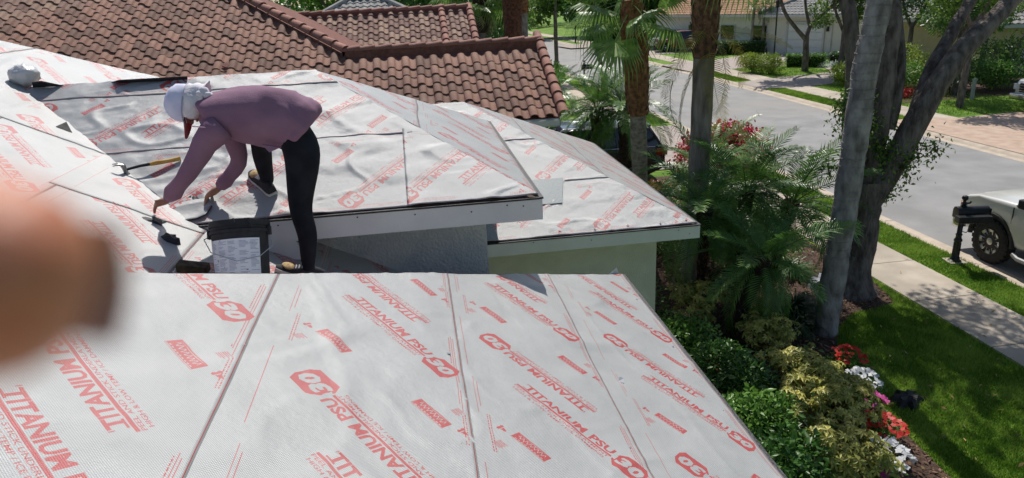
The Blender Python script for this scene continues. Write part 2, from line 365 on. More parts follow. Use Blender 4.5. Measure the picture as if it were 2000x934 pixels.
# ================================================================ OUR HOUSE
house = empty('house', (0, 3, 0), 0, 'cream house whose hip roofs are covered in grey underlayment printed red', 'house')
def clip_poly_mesh(me_b, poly, off):
    """keep the part of the bmesh inside the convex ccw polygon given in (s,w)"""
    n = len(poly)
    for i in range(n):
        a = Vector((*poly[i], 0)); c = Vector((*poly[(i+1) % n], 0)); d = (c-a)
        nrm = Vector((d.y, -d.x, 0))
        bmesh.ops.bisect_plane(me_b, geom=me_b.verts[:]+me_b.edges[:]+me_b.faces[:], plane_co=a, plane_no=nrm, clear_outer=True, dist=1e-6)
def sheets(O, es, ew, poly, courses, wr, cell, soff, seed, lipd=.0026, lift=.0016, sbreaks=None, name='underlayment_sheet', lipm=None, wob=1.0):
    """poly: convex ccw polygon in (s,w); courses: boundaries in w"""
    O = Vector(O); es = Vector(es).normalized(); ew = Vector(ew).normalized(); nn = es.cross(ew)
    out = []; lm = lipm or M_dark
    ss = [p[0] for p in poly]; ws = [p[1] for p in poly]
    for ci in range(len(courses)-1):
        w0, w1 = courses[ci], courses[ci+1]+.05
        sb = (sbreaks or {}).get(ci, [min(ss), max(ss)])
        for bi in range(len(sb)-1):
            s0, s1 = sb[bi], sb[bi+1]+(.04 if bi < len(sb)-2 else 0)
            if w1 < min(ws) or w0 > max(ws): continue
            ns = max(2, int((s1-s0)/cell)); nw = max(2, int((w1-w0)/cell))
            bm = bmesh.new(); S = np.linspace(s0, s1, ns+1); W = np.linspace(w0, w1, nw+1)
            vs = [[bm.verts.new((a, b, 0)) for a in S] for b in W]
            for j in range(nw):
                for i in range(ns): bm.faces.new((vs[j][i], vs[j][i+1], vs[j+1][i+1], vs[j+1][i]))
            clip_poly_mesh(bm, poly, 0)
            if not bm.faces: bm.free(); continue
            uvl = bm.loops.layers.uv.new('UVMap')
            so_ = soff[ci % len(soff)]+.37*bi
            for f in bm.faces:
                f.smooth = True
                for l in f.loops: l[uvl].uv = ((l.vert.co.x-so_), l.vert.co.y-w0)
            # lips where this sheet laps over its neighbour
            for e in [e for e in bm.edges if len(e.link_faces) == 1]:
                p, q = e.verts
                low = abs(p.co.y-w0) < 1e-4 and abs(q.co.y-w0) < 1e-4
                side = bi > 0 and abs(p.co.x-s0) < 1e-4 and abs(q.co.x-s0) < 1e-4
                if low or side:
                    f0 = e.link_faces[0]; lp = [l for l in f0.loops if l.edge == e][0]
                    a_, b_ = lp.vert, lp.link_loop_next.vert
                    a2 = bm.verts.new((a_.co.x, a_.co.y, -1)); b2 = bm.verts.new((b_.co.x, b_.co.y, -1))
                    nf = bm.faces.new((b_, a_, a2, b2)); nf.material_index = 1
            co = np.array([v.co[:] for v in bm.verts]); low = co[:, 2] < -.5
            h = np.maximum(wr(co[:, 0], co[:, 1], seed), -.0015)+.003
            h = h+lift*(1.6-1.2*(co[:, 1]-w0)/(w1-w0))+.0035*bi+.001
            h = h+np.where(np.abs(co[:, 1]-w0) < .03, lift*np.abs(vnoise(co[:, 0]*6, co[:, 1]*0, seed+ci)), 0)
            h = np.where(low, h-lipd, h)
            co[:, 1] += np.where(np.abs(co[:, 1]-w0) < 1e-3, .007*vnoise(co[:, 0]*2.3, co[:, 0]*0+ci, seed+2)+.0025*vnoise(co[:, 0]*19, co[:, 0]*0, seed+3), 0)*(wob if w0 > .1 else 0)
            P = np.array(O)[None]+co[:, :1]*np.array(es)[None]+co[:, 1:2]*np.array(ew)[None]+h[:, None]*np.array(nn)[None]
            for v, p in zip(bm.verts, P): v.co = p
            me = bpy.data.meshes.new(name); bm.to_mesh(me); bm.free()
            out.append(link(name, me, house, [M_und, lm], True))
    return out
def deck(pts, th=.05, name='roof_deck'):
    mb = MB(); mb.prism(pts, (0, 0, -th)); return mb.build(name, M_deck, house, world=True)
RT5 = math.sqrt(1.25); T5 = 1/RT5
ES_A, EW_B = (0, 1, 0), (-1, 0, .5)        # roof planes falling towards the street (+X)
ES_X, EW_A = (1, 0, 0), (0, 1, .5)         # roof planes falling towards the camera (-Y)
def wr_flat(s, w_, seed):
    return .0035*vnoise(s*2.1+w_*.6, w_*1.9-s*.5, seed)+.0016*vnoise(s*7, w_*6, seed+1)+.005*np.maximum(0, vnoise(s*1.1+5, w_*4.3+s*1.3, seed+2)-.45)
def wr_fold(k):
    def f(s, w_, seed):
        a = vnoise(s*2.6+w_*1.2, w_*5.2+.8*vnoise(s*1.5, w_*1.5, 3), seed)
        b = vnoise(s*6.5-w_*3, w_*8.5, seed+1)
        r = 1-np.abs(vnoise(s*1.8+w_*2.4, w_*3.6-s*.8, seed+2))*1.4
        return k*(.0075*a+.0028*b+.010*np.maximum(0, r-.55)**1.5+.0016*vnoise(s*17, w_*19, seed+3)+.008*np.maximum(0, 1-np.abs(vnoise(s*1.7+w_*1.6, w_*3.1-s*.7, seed+44))*7))
    return f
M_lip = pm('grey film edge', (.22, .22, .22), (.3, .3, .3), 9, .7)
def ridge_(s, w_, seed, f=1.0): return np.maximum(0, 1-np.abs(vnoise(s*1.3*f+w_*.9*f, w_*1.2*f-s*.5*f, seed+40))*8)*np.maximum(0, vnoise(s*.9, w_*.9, seed+41)+.35)
def wr_p1(s, w_, seed): return wr_flat(s, w_, seed)+.0065*ridge_(s, w_, seed)+.004*ridge_(s, w_, seed+9, 1.9)+wr_fold(.55)(s*.8, w_*.8, seed)+.0008*vnoise(s*22, w_*22, seed+6)
# --- P1, the hip plane the photographer stands on
x1 = 1.652
P1poly = [(-3.0, 0), (5.507, 0), (5.507-4.6, 4.6*RT5), (-3.0, 4.6*RT5)]
sheets((x1, 0, 3.0), ES_A, EW_B, P1poly, [0, .90, 1.732, 2.622, 3.46, 4.3, 5.2], wr_p1, .02, [2.114, 2.753, 1.87, 1.78, .3, 1.0], 11, lipd=.0007, lift=.0005, lipm=M_und, wob=.25)
deck([(x1, -3, 2.992), (x1, 5.507, 2.992), (x1-4.6, .907, 5.292), (x1-4.6, -3, 5.292)])
# --- Q, the far side of that hip, falling away from the camera
sheets((-3.2, 5.507, 3.0), (-1, 0, 0), (0, -1, .5), [(-4.852, 0), (-2.6, 0), (-2.6+3.2, 3.2*RT5), (-4.852+3.2, 3.2*RT5)], [0, .86, 1.7, 2.56, 3.4, 4.3], wr_flat, .05, [0, .4, .8], 31)
deck([(x1, 5.507, 2.99), (.56, 5.507, 2.99), (-3.0, 1.947, 4.77), (-1.908, 1.947, 4.77)])
# --- M, the lower main plane behind it, on which the roofer stands
mO = (1.0, 0, 2.78)
def wr_M(s, w_, seed): return wr_flat(s, w_, seed)+wr_fold(.5)(s, w_, seed)
Mp = [(1.0, 1.0), (7.0, 1.0), (8.37, 3.77*RT5), (6.14, 6.0*RT5), (1.0, 6.0*RT5)]
sheets(mO, ES_A, EW_B, Mp, [-.3, .35, 1.14, 1.93, 2.70, 3.575, 4.29, 5.1, 5.9, 6.8], wr_M, .03, [.5, 1.2, .1, .75, .36, .95], 51,
       sbreaks={4: [1.0, 4.50, 8.4], 5: [1.0, 5.33, 9.0]}, lipd=.0014, lift=.0007, wob=.5)
M1 = MB(); M1.prism([(-5, 1, 5.77), (1.0, 1, 2.77), (1.0, 5.14, 2.77), (-2.77, 8.37, 4.655), (-5, 6.14, 5.77)], (0, 0, -.05)); M1.build('roof_deck', M_deck, house, world=True)
sheets((1.0, 0, 2.78), ES_A, EW_B, [(1.0, -.1), (5.13, -.1), (5.13, 1.05), (1.0, 1.05)], [-.1, .45, 1.1], wr_M, .05, [.2, .9], 71)
# --- W2, the wing the roofer leans on
W2C = Vector((.786, 4.613, 4.03)); W2L = -3.35
a2x, a2y, a2z = .786-1.59, 4.613+1.59, 4.03+.795
W2p = [(-1.497-.786, 0), (0, 0), (-1.59, 1.59*RT5), (-3.09-.786, 1.59*RT5)]
sheets(tuple(W2C), ES_X, EW_A, [(p[0], p[1]) for p in W2p], [0, .815, 1.56, 1.60*RT5], wr_fold(1.35), .018, [.35, .93, .15], 91, sbreaks={0: [-4.2, -.90, 0]}, lipd=.0024, lift=.0015, wob=1.3)
deck([(-1.497, 4.613, 4.022), (.786, 4.613, 4.022), (a2x, a2y, a2z-.008), (-3.09, a2y, a2z-.008)])
W2Rp = [(4.613, 0), (7.79, 0), (6.2, 1.59*RT5)]
sheets((.786, 0, 4.03), ES_A, EW_B, W2Rp, [0, .86, 1.8], wr_flat, .03, [.1, .7], 111)
deck([(.786, 4.613, 4.022), (.786, 7.79, 4.022), (a2x, a2y, a2z-.008)])
deck([(.786, 7.79, 4.02), (-1.497, 7.79, 4.02), (-3.09, a2y, a2z-.01), (a2x, a2y, a2z-.01)])
# --- W3, the farther wing
W3C = Vector((2.808, 6.666, 3.0)); e3 = 2.21
W3p = [(-3.2, 0), (0, 0), (-e3, e3*RT5), (-3.2, e3*RT5)]
sheets(tuple(W3C), ES_X, EW_A, W3p, [0, .83, 1.62, 2.6], wr_fold(1.35), .022, [.62, .15, .9], 131)
deck([(-.4, 6.666, 2.992), (2.808, 6.666, 2.992), (2.808-e3, 6.666+e3, 2.992+e3/2), (-.4, 6.666+e3, 2.992+e3/2)])
sheets((2.808, 0, 3.0), ES_A, EW_B, [(6.666, 0), (6.666+2*e3, 0), (6.666+e3, e3*RT5)], [0, .86, 1.7, 2.6], wr_flat, .035, [.2, .8, 1.1], 151)
deck([(2.808, 6.666, 2.992), (2.808, 6.666+2*e3, 2.992), (2.808-e3, 6.666+e3, 2.992+e3/2)])
deck([(2.808, 6.666+2*e3, 2.99), (-.4, 6.666+2*e3, 2.99), (-.4, 6.666+e3, 2.99+e3/2), (2.808-e3, 6.666+e3, 2.99+e3/2)])
# --- fascias: board with a square bottom edge, nail heads, a dark drip line above
def fascia(p0, p1, out, top, h=.15, th=.022, nails=()):
    p0 = Vector(p0); p1 = Vector(p1); o = Vector(out)*th
    mb = MB(); mb.prism([p0+Vector((0, 0, top)), p1+Vector((0, 0, top)), p1+Vector((0, 0, top))+o, p0+Vector((0, 0, top))+o], (0, 0, -h))
    f = mb.build('fascia', M_fascia, house, world=True)
    if nails:
        nb = MB()
        for t, z in nails:
            c = p0.lerp(p1, t)+Vector((0, 0, top-z))+o*1.02
            nb.ball(c, .0055, 6, (1, 1, 1))
        nb.build('nail_head', M_dark, f, world=True)
    eb = MB(); q = Vector(out)*(th+.008); z = Vector((0, 0, top+.002)); eb.prism([p0+z, p1+z, p1+z+q, p0+z+q], (0, 0, -.012))
    eb.build('drip_edge', M_dark, house, world=True); return f
fascia((-1.46, 4.613, 4.03), (.786, 4.613, 4.03), (0, -1, 0), -.006, .158, nails=[(.22, .04), (.45, .03), (.62, .045), (.79, .06), (.90, .035), (.95, .05)])
fascia((.786, 4.591, 4.03), (.786, 7.81, 4.03), (1, 0, 0), -.006, .158)
fascia((-.2, 6.666, 3.0), (2.808, 6.666, 3.0), (0, -1, 0), -.006, .145, nails=[(.42, .03), (.62, .06), (.93, .04), (.97, .09)])
fascia((2.808, 6.644, 3.0), (2.808, 11.1, 3.0), (1, 0, 0), -.006, .145)
fascia((1.652, -3, 3.0), (1.652, 5.529, 3.0), (1, 0, 0), -.006, .145)
fascia((.56, 5.507, 3.0), (1.652, 5.507, 3.0), (0, 1, 0), -.006, .145)
# soffits and stucco walls
def slab(name, x0, x1, y0, y1, z0, z1, m): mb = MB(); mb.box(x0, x1, y0, y1, z0, z1); return mb.build(name, m, house, world=True)
slab('soffit', -1.3, .78, 4.66, 5.1, 3.882, 3.90, M_fascia); slab('soffit', .45, .78, 5.1, 7.7, 3.882, 3.90, M_fascia)
slab('soffit', .3, 2.80, 6.7, 7.15, 2.862, 2.88, M_fascia); slab('soffit', 2.53, 2.80, 7.15, 11, 2.862, 2.88, M_fascia)
slab('soffit', 1.2, 1.645, -3, 5.4, 2.862, 2.88, M_fascia)
slab('wall', -3.2, .45, 5.05, 7.6, 2.4, 3.88, M_stucco2)
slab('wall', -.6, 2.53, 7.12, 10.6, 0, 2.861, M_stucco); slab('wall', -6, 1.22, -3, 5.05, 0, 2.861, M_stucco)
# frieze board that closes the notch under the fascia beside the bucket
mb = MB(); mb.prism([(-1.42, 4.60, 3.875), (-.88, 4.60, 3.875), (-.80, 4.60, 3.72), (-1.1, 4.60, 3.76)][::1], (0, .03, 0)); mb.build('frieze_board', M_fascia, house, world=True)
for (sx_, sy_) in ((.07, 4.9), (.07, 4.1), (.07, 3.3), (.07, 2.6), (.95, 4.35), (.95, 3.5), (.95, 2.55), (1.79, 3.7), (1.79, 2.9), (1.79, 2.2)):
    mb = MB(); mb.lathe([(.009, 0), (.009, .002), (.003, .004)], 8, (1.652-sx_/1.118, sy_, 3.0+.5*sx_/1.118+.007)); mb.build('cap_nail', M_flash, house, world=True)
# bare flashing squares
def patch(name, pts, m, th=.003, parent=house, lift=.02, **k):
    mb = MB(); mb.prism([Vector(p)+Vector((0, 0, lift)) for p in pts], (0, 0, -th)); return mb.build(name, m, parent, world=True, **k)
patch('flashing', [(1.02, 7.08, 3.207), (1.46, 7.08, 3.207), (1.55, 7.44, 3.387), (1.10, 7.44, 3.387)], M_flash, lift=.022)
patch('flashing', [(.50, 6.66, 3.0), (.715, 6.66, 3.0), (.66, 6.93, 3.135), (.50, 6.93, 3.135)], M_flash, lift=.022)
# red plastic-cap nails along the eave of the far wing
for x_ in (1.35, 1.72, 2.07, 2.42, 2.7):
    mb = MB(); mb.lathe([(.010, 0), (.010, .002), (.004, .004)], 8, (x_, 6.71, 3.04)); mb.build('cap_nail', pm('red plastic cap', (.45, .05, .03), (.5, .1, .05), rough=.5), house, world=True)
# ================================================================ NEIGHBOUR'S TILED HOUSE
M_tile = pm('clay roof tile', (.20, .088, .065), (.31, .185, .125), 2.2, .8, .5, 60, detail=6, c3=(.17, .12, .105), objrand=.36)
M_cap = pm('ridge cap clay', (.27, .105, .08), (.36, .175, .13), 4, .8, .5, 60, objrand=.15)
M_mort = pm('red mortar', (.17, .07, .055), (.24, .11, .085), 12, .95, .8, 40)
M_grey = pm('grey roof tile', (.25, .24, .23), (.38, .37, .35), 3, .85, .4, 40, objrand=.2)
M_orange = pm('orange roof tile', (.42, .22, .12), (.55, .34, .2), 3, .85, .4, 40)
nb = empty('neighbour_house', (-2, 18, 0), 0, 'house roofed with weathered red brown barrel tiles just beyond our roof', 'house')
TW, TL, TE = .305, .43, .345
def tile_mesh(name, w_=TW, L_=TL, arch=.086, hump=.064, th=.020):
    prof = []
    for k in range(8):   # barrel
        a = PI-PI*k/7; prof.append((arch+arch*math.cos(a)-w_/2, hump*math.sin(a)+.012))
    for k in range(1, 5):  # pan
        t = k/4; prof.append((2*arch-w_/2+t*(w_-2*arch+.02), .012-.028*math.sin(PI*t)))
    vs = []; n = len(prof)
    for y, dz in ((0, .030), (L_, 0)):
        for (x, z) in prof: vs.append((x, y, z+dz))
    for (x, z) in prof: vs.append((x, 0, z+.030-th))
    for (x, z) in prof: vs.append((x, 0, z+.030))
    fs = [(i, i+1, n+i+1, n+i) for i in range(n-1)]+[(2*n+i, 2*n+i+1, 3*n+i+1, 3*n+i) for i in range(n-1)]
    me = mesh(name, vs, fs, True)
    for p in me.polygons:
        if p.index >= n-1: p.use_smooth = False
    return me
tile_me = tile_mesh('tile'); tile_me.materials.append(M_tile)
def cap_mesh(name, L_=.43, r0=.105, r1=.088):
    vs = []; fs = []; n = 9
    for (y, r, dz) in ((0, r0, .02), (L_, r1, 0)):
        for k in range(n):
            a = PI*k/(n-1); vs.append((-r*math.cos(a), y, r*math.sin(a)*.95+dz))
    for k in range(n):
        a = PI*k/(n-1); vs.append((-(r0-.016)*math.cos(a), 0, (r0-.016)*math.sin(a)*.95+.02))
    vs += [vs[k] for k in range(n)]
    fs = [(i, i+1, n+i+1, n+i) for i in range(n-1)]+[(2*n+i, 2*n+i+1, 3*n+i+1, 3*n+i) for i in range(n-1)]
    return mesh(name, vs, fs, True)
cap_me = cap_mesh('ridge_cap'); cap_me.materials.append(M_cap)
SIL = [(-400, -60), (0, 82), (310, 152), (367, 150), (618, 138), (800, 192), (905, 190), (1095, 250), (1400, 460)]
def hidden(px, py):
    for (a, b), (c, d) in zip(SIL, SIL[1:]):
        if a <= px < c: return py > b+(d-b)*(px-a)/(c-a)+14
    return False
tiles = []
def tile_plane(x0, x1, ye, ze, yt, xr=None, rows=None):
    """rows of tiles on a plane facing -Y; eave at y=ye, z=ze, up to y=yt; xr(y) right limit"""
    y = ye-.05; k = 0
    while y < yt:
        xx1 = x1 if xr is None else min(x1, xr(y+.2))
        x = x0+(.0)
        n = int((xx1-x)/TW)
        for i in range(n):
            cx = xx1-TW*(i+.5) if xr is None else x1-TW*(math.ceil((x1-xx1)/TW)+i+.5)
            if cx < x0: continue
            tiles.append((cx, y, ze+.5*(y-ye)+.03))
        y += TE/RT5; k += 1
NE, NZ, NR = 13.824, 3.0, 16.295; NX = 2.84
hipx = lambda y: NX if y < NR-.25 else -1.42-(y-NR)
tile_plane(-11.5, NX, NE, NZ, 21.5, hipx)
tile_plane(-3.2, 1.86, 19.2, 3.02, 23.0, None)
def mkM(p, ax, slope=.5):
    """local x,y,z -> tile lying on plane facing -Y at p"""
    ey = Vector((0, 1, slope)).normalized(); ex = Vector((1, 0, 0)); ez = ex.cross(ey)
    return Matrix(((ex.x, ey.x, ez.x, p[0]), (ex.y, ey.y, ez.y, p[1]), (ex.z, ey.z, ez.z, p[2]), (0, 0, 0, 1)))
vis = []; rest = []
for p in tiles:
    a, b = proj(p); d = (Vector(p)-CAM).length
    (vis if (-30 < a < 2030 and -12 < b and not hidden(a, b)) else rest).append((d, p))
vis.sort(); near = vis[:300]; rest = [q for q in vis[300:]+rest if -300 < proj(q[1])[0] < 2030 and proj(q[1])[1] > -160]
for d, p in near:
    o = link('tile', tile_me, nb); jit = Matrix.Rotation(random.gauss(0, .012), 4, 'Z')
    o.matrix_parent_inverse = pinv(nb); o.matrix_basis = mkM((p[0]+random.gauss(0, .004), p[1]+random.gauss(0, .008), p[2]+random.gauss(0, .002)), 0) @ jit
tv = np.array([v.co[:] for v in tile_me.vertices]); tf = [tuple(p.vertices) for p in tile_me.polygons]
VV = []; FF = []; C_ = []
E3 = np.array(mkM((0, 0, 0), 0).to_3x3())
for k, (d, p) in enumerate(rest):
    q = tv @ E3.T+np.array(p)+np.array([random.gauss(0, .004), random.gauss(0, .008), random.gauss(0, .002)]); n = len(VV)*len(tv)
    VV.append(q); FF += [[i+k*len(tv) for i in f] for f in tf]; C_ += [random.random()]*len(tv)
M_tile2 = pm('clay roof tile field', (.17, .085, .068), (.35, .225, .16), 2.2, .8, .5, 60, detail=6, var=True, contrast=(.25, .75))
fm = fast_mesh('tile_field', np.concatenate(VV), np.array(FF), True, C_); tag(link('tile_field', fm, nb, M_tile2, True), kind='stuff')
def caps(p0, p1, width=1.0, mort=.10, name='ridge_cap', step=.37):
    p0 = Vector(p0); p1 = Vector(p1); d = p1-p0; L_ = d.length; ey = d.normalized(); ex = ey.cross(Vector((0, 0, 1))).normalized(); ez = ex.cross(ey)
    n = int(L_/step)
    for i in range(n+1):
        t = min(i*step, L_-step*.9); c = p0+ey*t+ez*.07
        if proj(c)[1] < -25: continue
        o = link(name, cap_me, nb); o.matrix_parent_inverse = pinv(nb)
        o.matrix_basis = Matrix(((ex.x, ey.x, ez.x, c.x), (ex.y, ey.y, ez.y, c.y), (ex.z, ey.z, ez.z, c.z), (0, 0, 0, 1))) @ Matrix.Rotation(random.gauss(0, .02), 4, 'Z') @ Matrix.Diagonal((width, 1, width, 1))
    mb = MB(); a = ex*.085; b = Vector((0, 0, -.14 if mort > .05 else -.03)); t = ez*mort
    for s_ in (-1, 1): mb.add([p0+a*s_+b, p1+a*s_+b, p1+a*s_+t, p0+a*s_+t], [(0, 1, 2, 3)])
    mb.build('mortar_bed', M_mort, nb, world=True)
rz = NZ+.5*(NR-NE)+.03
caps((NX+.1, NR, rz), (-1.42, NR, rz), 1.05)
caps((-1.42, NR, rz), (-6.6, NR+5.18, rz+2.59), 1.2, .04)
r2z = 3.02+.5*(23.05-19.2)+.03
caps((1.9, 23.05, r2z), (-3.4, 23.05, r2z), 1.05)
caps((-1.30, NR+1.9, rz-.45), (-1.42, NR, rz), .8)
# rake tiles down the gable ends
for (xr_, y0, y1, z0) in ((NX+.07, NE-.08, NR-.05, NZ+.02), (1.93, 19.15, 23.0, 3.04), (1.06, 19.15, 23.0, 3.04)):
    y = y0
    while y < y1:
        o = link('rake_tile', cap_me, nb); o.matrix_parent_inverse = pinv(nb)
        o.matrix_basis = mkM((xr_, y, z0+.5*(y-y0)+.03), 0) @ Matrix.Diagonal((1.05, 1, 1, 1)); y += TE/RT5
# a broken piece of tile lying on the slope
tp = hit(443, 137, (0, NE, NZ), (0, -.5, 1)); mb = MB(); mb.prism([tp+Vector(q) for q in ((-.09, 0, .1), (.02, -.06, .06), (.09, .03, .11), (.04, .09, .17), (-.05, .07, .15))], (0, .01, -.03))
tag(mb.build('tile_shard', M_cap), 'small broken piece of red tile lying loose on the brown tiled roof', 'tile shard')
# body of the house, roof planes out of sight, gutter
def nslab(name, x0, x1, y0, y1, z0, z1, m): mb = MB(); mb.box(x0, x1, y0, y1, z0, z1); return mb.build(name, m, nb, world=True)
nslab('wall', -12, NX-.5, NE+.55, 19, 0, 2.85, M_stucco); nslab('wall', -12, 1.3, 19, 27, 0, 2.9, M_stucco)
mb = MB(); mb.prism([(-12, NE, NZ-.02), (NX, NE, NZ-.02), (NX, NR, rz-.05), (-1.42, NR, rz-.05), (-6.6, NR+5.18, rz+2.54), (-12, NR+5.18, rz+2.54)], (0, 0, -.06)); mb.build('roof_deck', M_mort, nb, world=True)
mb = MB(); mb.prism([(NX, NR, rz-.06), (NX, 2*NR-NE, NZ-.03), (-4, 2*NR-NE, NZ-.03), (-1.42, NR, rz-.06)], (0, 0, -.06)); mb.build('roof_deck', M_mort, nb, world=True)
mb = MB(); mb.prism([(-1.42, NR, rz-.05), (1.0, 2*NR-NE, NZ-.02), (1.0, 26, NZ-.02), (-6.6, NR+5.18, rz+2.53)], (0, 0, -.06)); mb.build('roof_deck', M_mort, nb, world=True)
mb = MB(); mb.prism([(-3.4, 19.2, 2.98), (1.86, 19.2, 2.98), (1.86, 23.05, r2z-.06), (-3.4, 23.05, r2z-.06)], (0, 0, -.06)); mb.build('roof_deck', M_mort, nb, world=True)
mb = MB()
for z0, z1, y0, y1 in ((-.17, -.02, -.02, .0), (-.15, -.035, -.14, -.125), (-.16, -.145, -.14, 0)): mb.box(.6, NX-.02, NE+y0, NE+y1, NZ+z0, NZ+z1)
mb.box(NX-.03, NX-.015, NE-.14, NE, NZ-.16, NZ-.035)
mb.build('gutter', pm('white gutter', (.55, .57, .55), (.62, .63, .6), 4, .5), nb, world=True)
# ---- roofs farther back at the top left
fh = empty('rear_house', (2, 33, 0), 0, 'house with pale tile roof behind the ridge of the red tiled house', 'house')
def simple_roof(parent, x0, x1, y0, y1, ze, m, over=.5, wall=None, pitch=.5, cw=.3, capm=None):
    mb = MB(); mb.box(x0+over, x1-over, y0+over, y1-over, 0, ze-.02)
    if wall: mb.build('wall', wall, parent, world=True)
    h = (min(x1-x0, y1-y0)/2)
    if x1-x0 > y1-y0: R0, R1 = (x0+h, (y0+y1)/2), (x1-h, (y0+y1)/2)
    else: R0, R1 = ((x0+x1)/2, y0+h), ((x0+x1)/2, y1-h)
    zt = ze+h*pitch
    c = [(x0, y0, ze), (x1, y0, ze), (x1, y1, ze), (x0, y1, ze)]; r0 = (*R0, zt); r1 = (*R1, zt)
    planes = ([(c[0], c[1], r1, r0), (c[1], c[2], r1), (c[2], c[3], r0, r1), (c[3], c[0], r0)] if x1-x0 > y1-y0 else [(c[0], c[1], r0), (c[1], c[2], r1, r0), (c[2], c[3], r1), (c[3], c[0], r0, r1)])
    for P in planes:
        P = [Vector(p) for p in P]; nrm = (P[1]-P[0]).cross(P[-1]-P[0]).normalized(); e = (P[1]-P[0]).normalized(); u = nrm.cross(e)
        Lw = (P[1]-P[0]).length; mxu = max((p-P[0]).dot(u) for p in P)
        if nrm.dot(CAM-P[0]) <= 0:
            mb = MB(); mb.prism(P, (0, 0, -.05)); mb.build('roof_slope', m, parent, world=True); continue
        # corrugated tile courses as geometry: one wavy strip per course
        q = [(((p-P[0]).dot(e)), ((p-P[0]).dot(u))) for p in P]
        vs = []; fs = []; k = 0; v0 = 0
        def lim(v):
            xs = []
            for i in range(len(q)):
                (a, b), (c_, d) = q[i], q[(i+1) % len(q)]
                if abs(b-d) > 1e-6 and min(b, d)-1e-6 <= v <= max(b, d)+1e-6: xs.append(a+(c_-a)*(v-b)/(d-b))
            return (min(xs), max(xs)) if xs else (0, 0)
        while v0 < mxu-.05:
            v1 = min(v0+.36, mxu-.01); a0, b0 = lim(v0+.01); n = max(2, int((b0-a0)/(cw/4)))
            base = len(vs)
            for i in range(n+1):
                s_ = a0+(b0-a0)*i/n
                s2 = min(max(s_, lim(v1)[0]), lim(v1)[1]); wv = .035*math.sin(2*PI*s_/cw)
                vs += [P[0]+e*s_+u*v0+nrm*(.045+wv), P[0]+e*s2+u*(v1+.0)+nrm*(.01+wv), P[0]+e*s_+u*v0+nrm*(0+wv)]
            for i in range(n):
                b_ = base+3*i; fs += [(b_, b_+3, b_+4, b_+1), (b_+2, b_+5, b_+3, b_)]
            v0 += .36
        me = mesh('roof_slope', vs, fs); link('roof_slope', me, parent, m, True)
        mb = MB(); mb.prism([p-nrm*.03 for p in P], (0, 0, -.05)); mb.build('roof_underside', m, parent, world=True)
    for a, b in ((c[0], r0), (c[1], r1 if x1-x0 > y1-y0 else r0), (r0, r1), (c[2], r1), (c[3], r0 if x1-x0 > y1-y0 else r1)):
        a = Vector(a)+Vector((0, 0, .07)); b = Vector(b)+Vector((0, 0, .07))
        if (b-a).length < .3: continue
        mb = MB(); mb.tube([a, b], .10, 7); mb.build('hip_cap', capm or m, parent, world=True)
    return zt
simple_roof(fh, -7.0, 3.4, 29, 38, 3.2, M_grey, wall=M_stucco)
# ================================================================ GROUND AND STREET
def offy(y): return -.0007*max(0, y-42)**2 if y < 160 else -.0007*118**2-(y-160)*.17
YS = [-12, -4, 0, 4, 8, 12, 16, 20, 25, 30, 36, 42, 48, 54, 60, 66, 72, 78, 84, 92, 100, 112, 126, 145, 180, 240]
def band(name, xa, xb, za, zb, m, kind='structure', ys=YS, parent=None):
    vs = []
    for y in ys:
        o = offy(y); vs += [(xa+(o if xa > -50 else 0), y, za), (xb+(o if xb < 120 else 0), y, zb)]
    fs = [(2*i, 2*i+1, 2*i+3, 2*i+2) for i in range(len(ys)-1)]
    o = link(name, mesh(name, vs, fs), parent, m); 
    if parent is None: o['kind'] = kind
    return o
def sheet(name, pts, z, m, kind='structure', parent=None):
    o = link(name, mesh(name, [(p[0], p[1], z) for p in pts], [tuple(range(len(pts)))]), parent, m)
    if parent is None: o['kind'] = kind
    return o
mb = MB(); mb.add([(-400, -60, -.16), (500, -60, -.16), (500, 900, -.16), (-400, 900, -.16)], [(0, 1, 2, 3)])
mb.build('ground', M_grass)['kind'] = 'structure'
band('lawn', -60, 10.42, 0, 0, M_grass); band('lawn', 18.32, 130, 0, 0, M_grass)
band('street', 10.86, 17.92, -.10, -.10, M_asph)
def kerb(xa, xb, s):
    vs = []; n = 5
    prof = [(xa, .004), (xa+s*.10, .006), (xa+s*.20, -.03), (xa+s*.28, -.085), (xb, -.096)]
    for y in YS:
        o = offy(y); vs += [(x+o, y, z) for x, z in prof]
    fs = [(n*i+k, n*i+k+1, n*(i+1)+k+1, n*(i+1)+k) if s > 0 else (n*i+k+1, n*i+k, n*(i+1)+k, n*(i+1)+k+1) for i in range(len(YS)-1) for k in range(n-1)]
    link('kerb', mesh('kerb', vs, fs), None, M_curb)['kind'] = 'structure'
kerb(10.40, 10.92, 1); kerb(18.36, 17.86, -1)
mb = MB()
for k in range(12):
    y_ = 2.2+3.05*k
    for (xa, za), (xb, zb) in zip([(10.40, .008), (10.50, .010), (10.60, -.026), (10.68, -.081)], [(10.50, .010), (10.60, -.026), (10.68, -.081), (10.92, -.092)]):
        mb.add([(xa, y_, za), (xb, y_, zb), (xb, y_+.014, zb), (xa, y_+.014, za)], [(0, 1, 2, 3)])
mb.build('kerb_joints', pm('dirty joint', (.06, .05, .04), (.1, .08, .07), 9, 1))['kind'] = 'structure'
mb = MB(); random.seed(77)
for k in range(9):   # hairline cracks in the asphalt
    x, y = random.uniform(11.4, 17.2), random.uniform(9, 44); a = random.uniform(0, 6.28); P_ = []
    for j in range(14): P_.append((x, y)); a += random.gauss(0, .35); x += .16*math.cos(a); y += .16*math.sin(a)
    for (p, q) in zip(P_, P_[1:]):
        if 11 < p[0] < 17.8 and 11 < q[0] < 17.8: mb.add([(p[0]-.006, p[1], -.097), (p[0]+.008, p[1]+.003, -.097), (q[0]+.008, q[1]+.003, -.097), (q[0]-.006, q[1], -.097)], [(0, 1, 2, 3)])
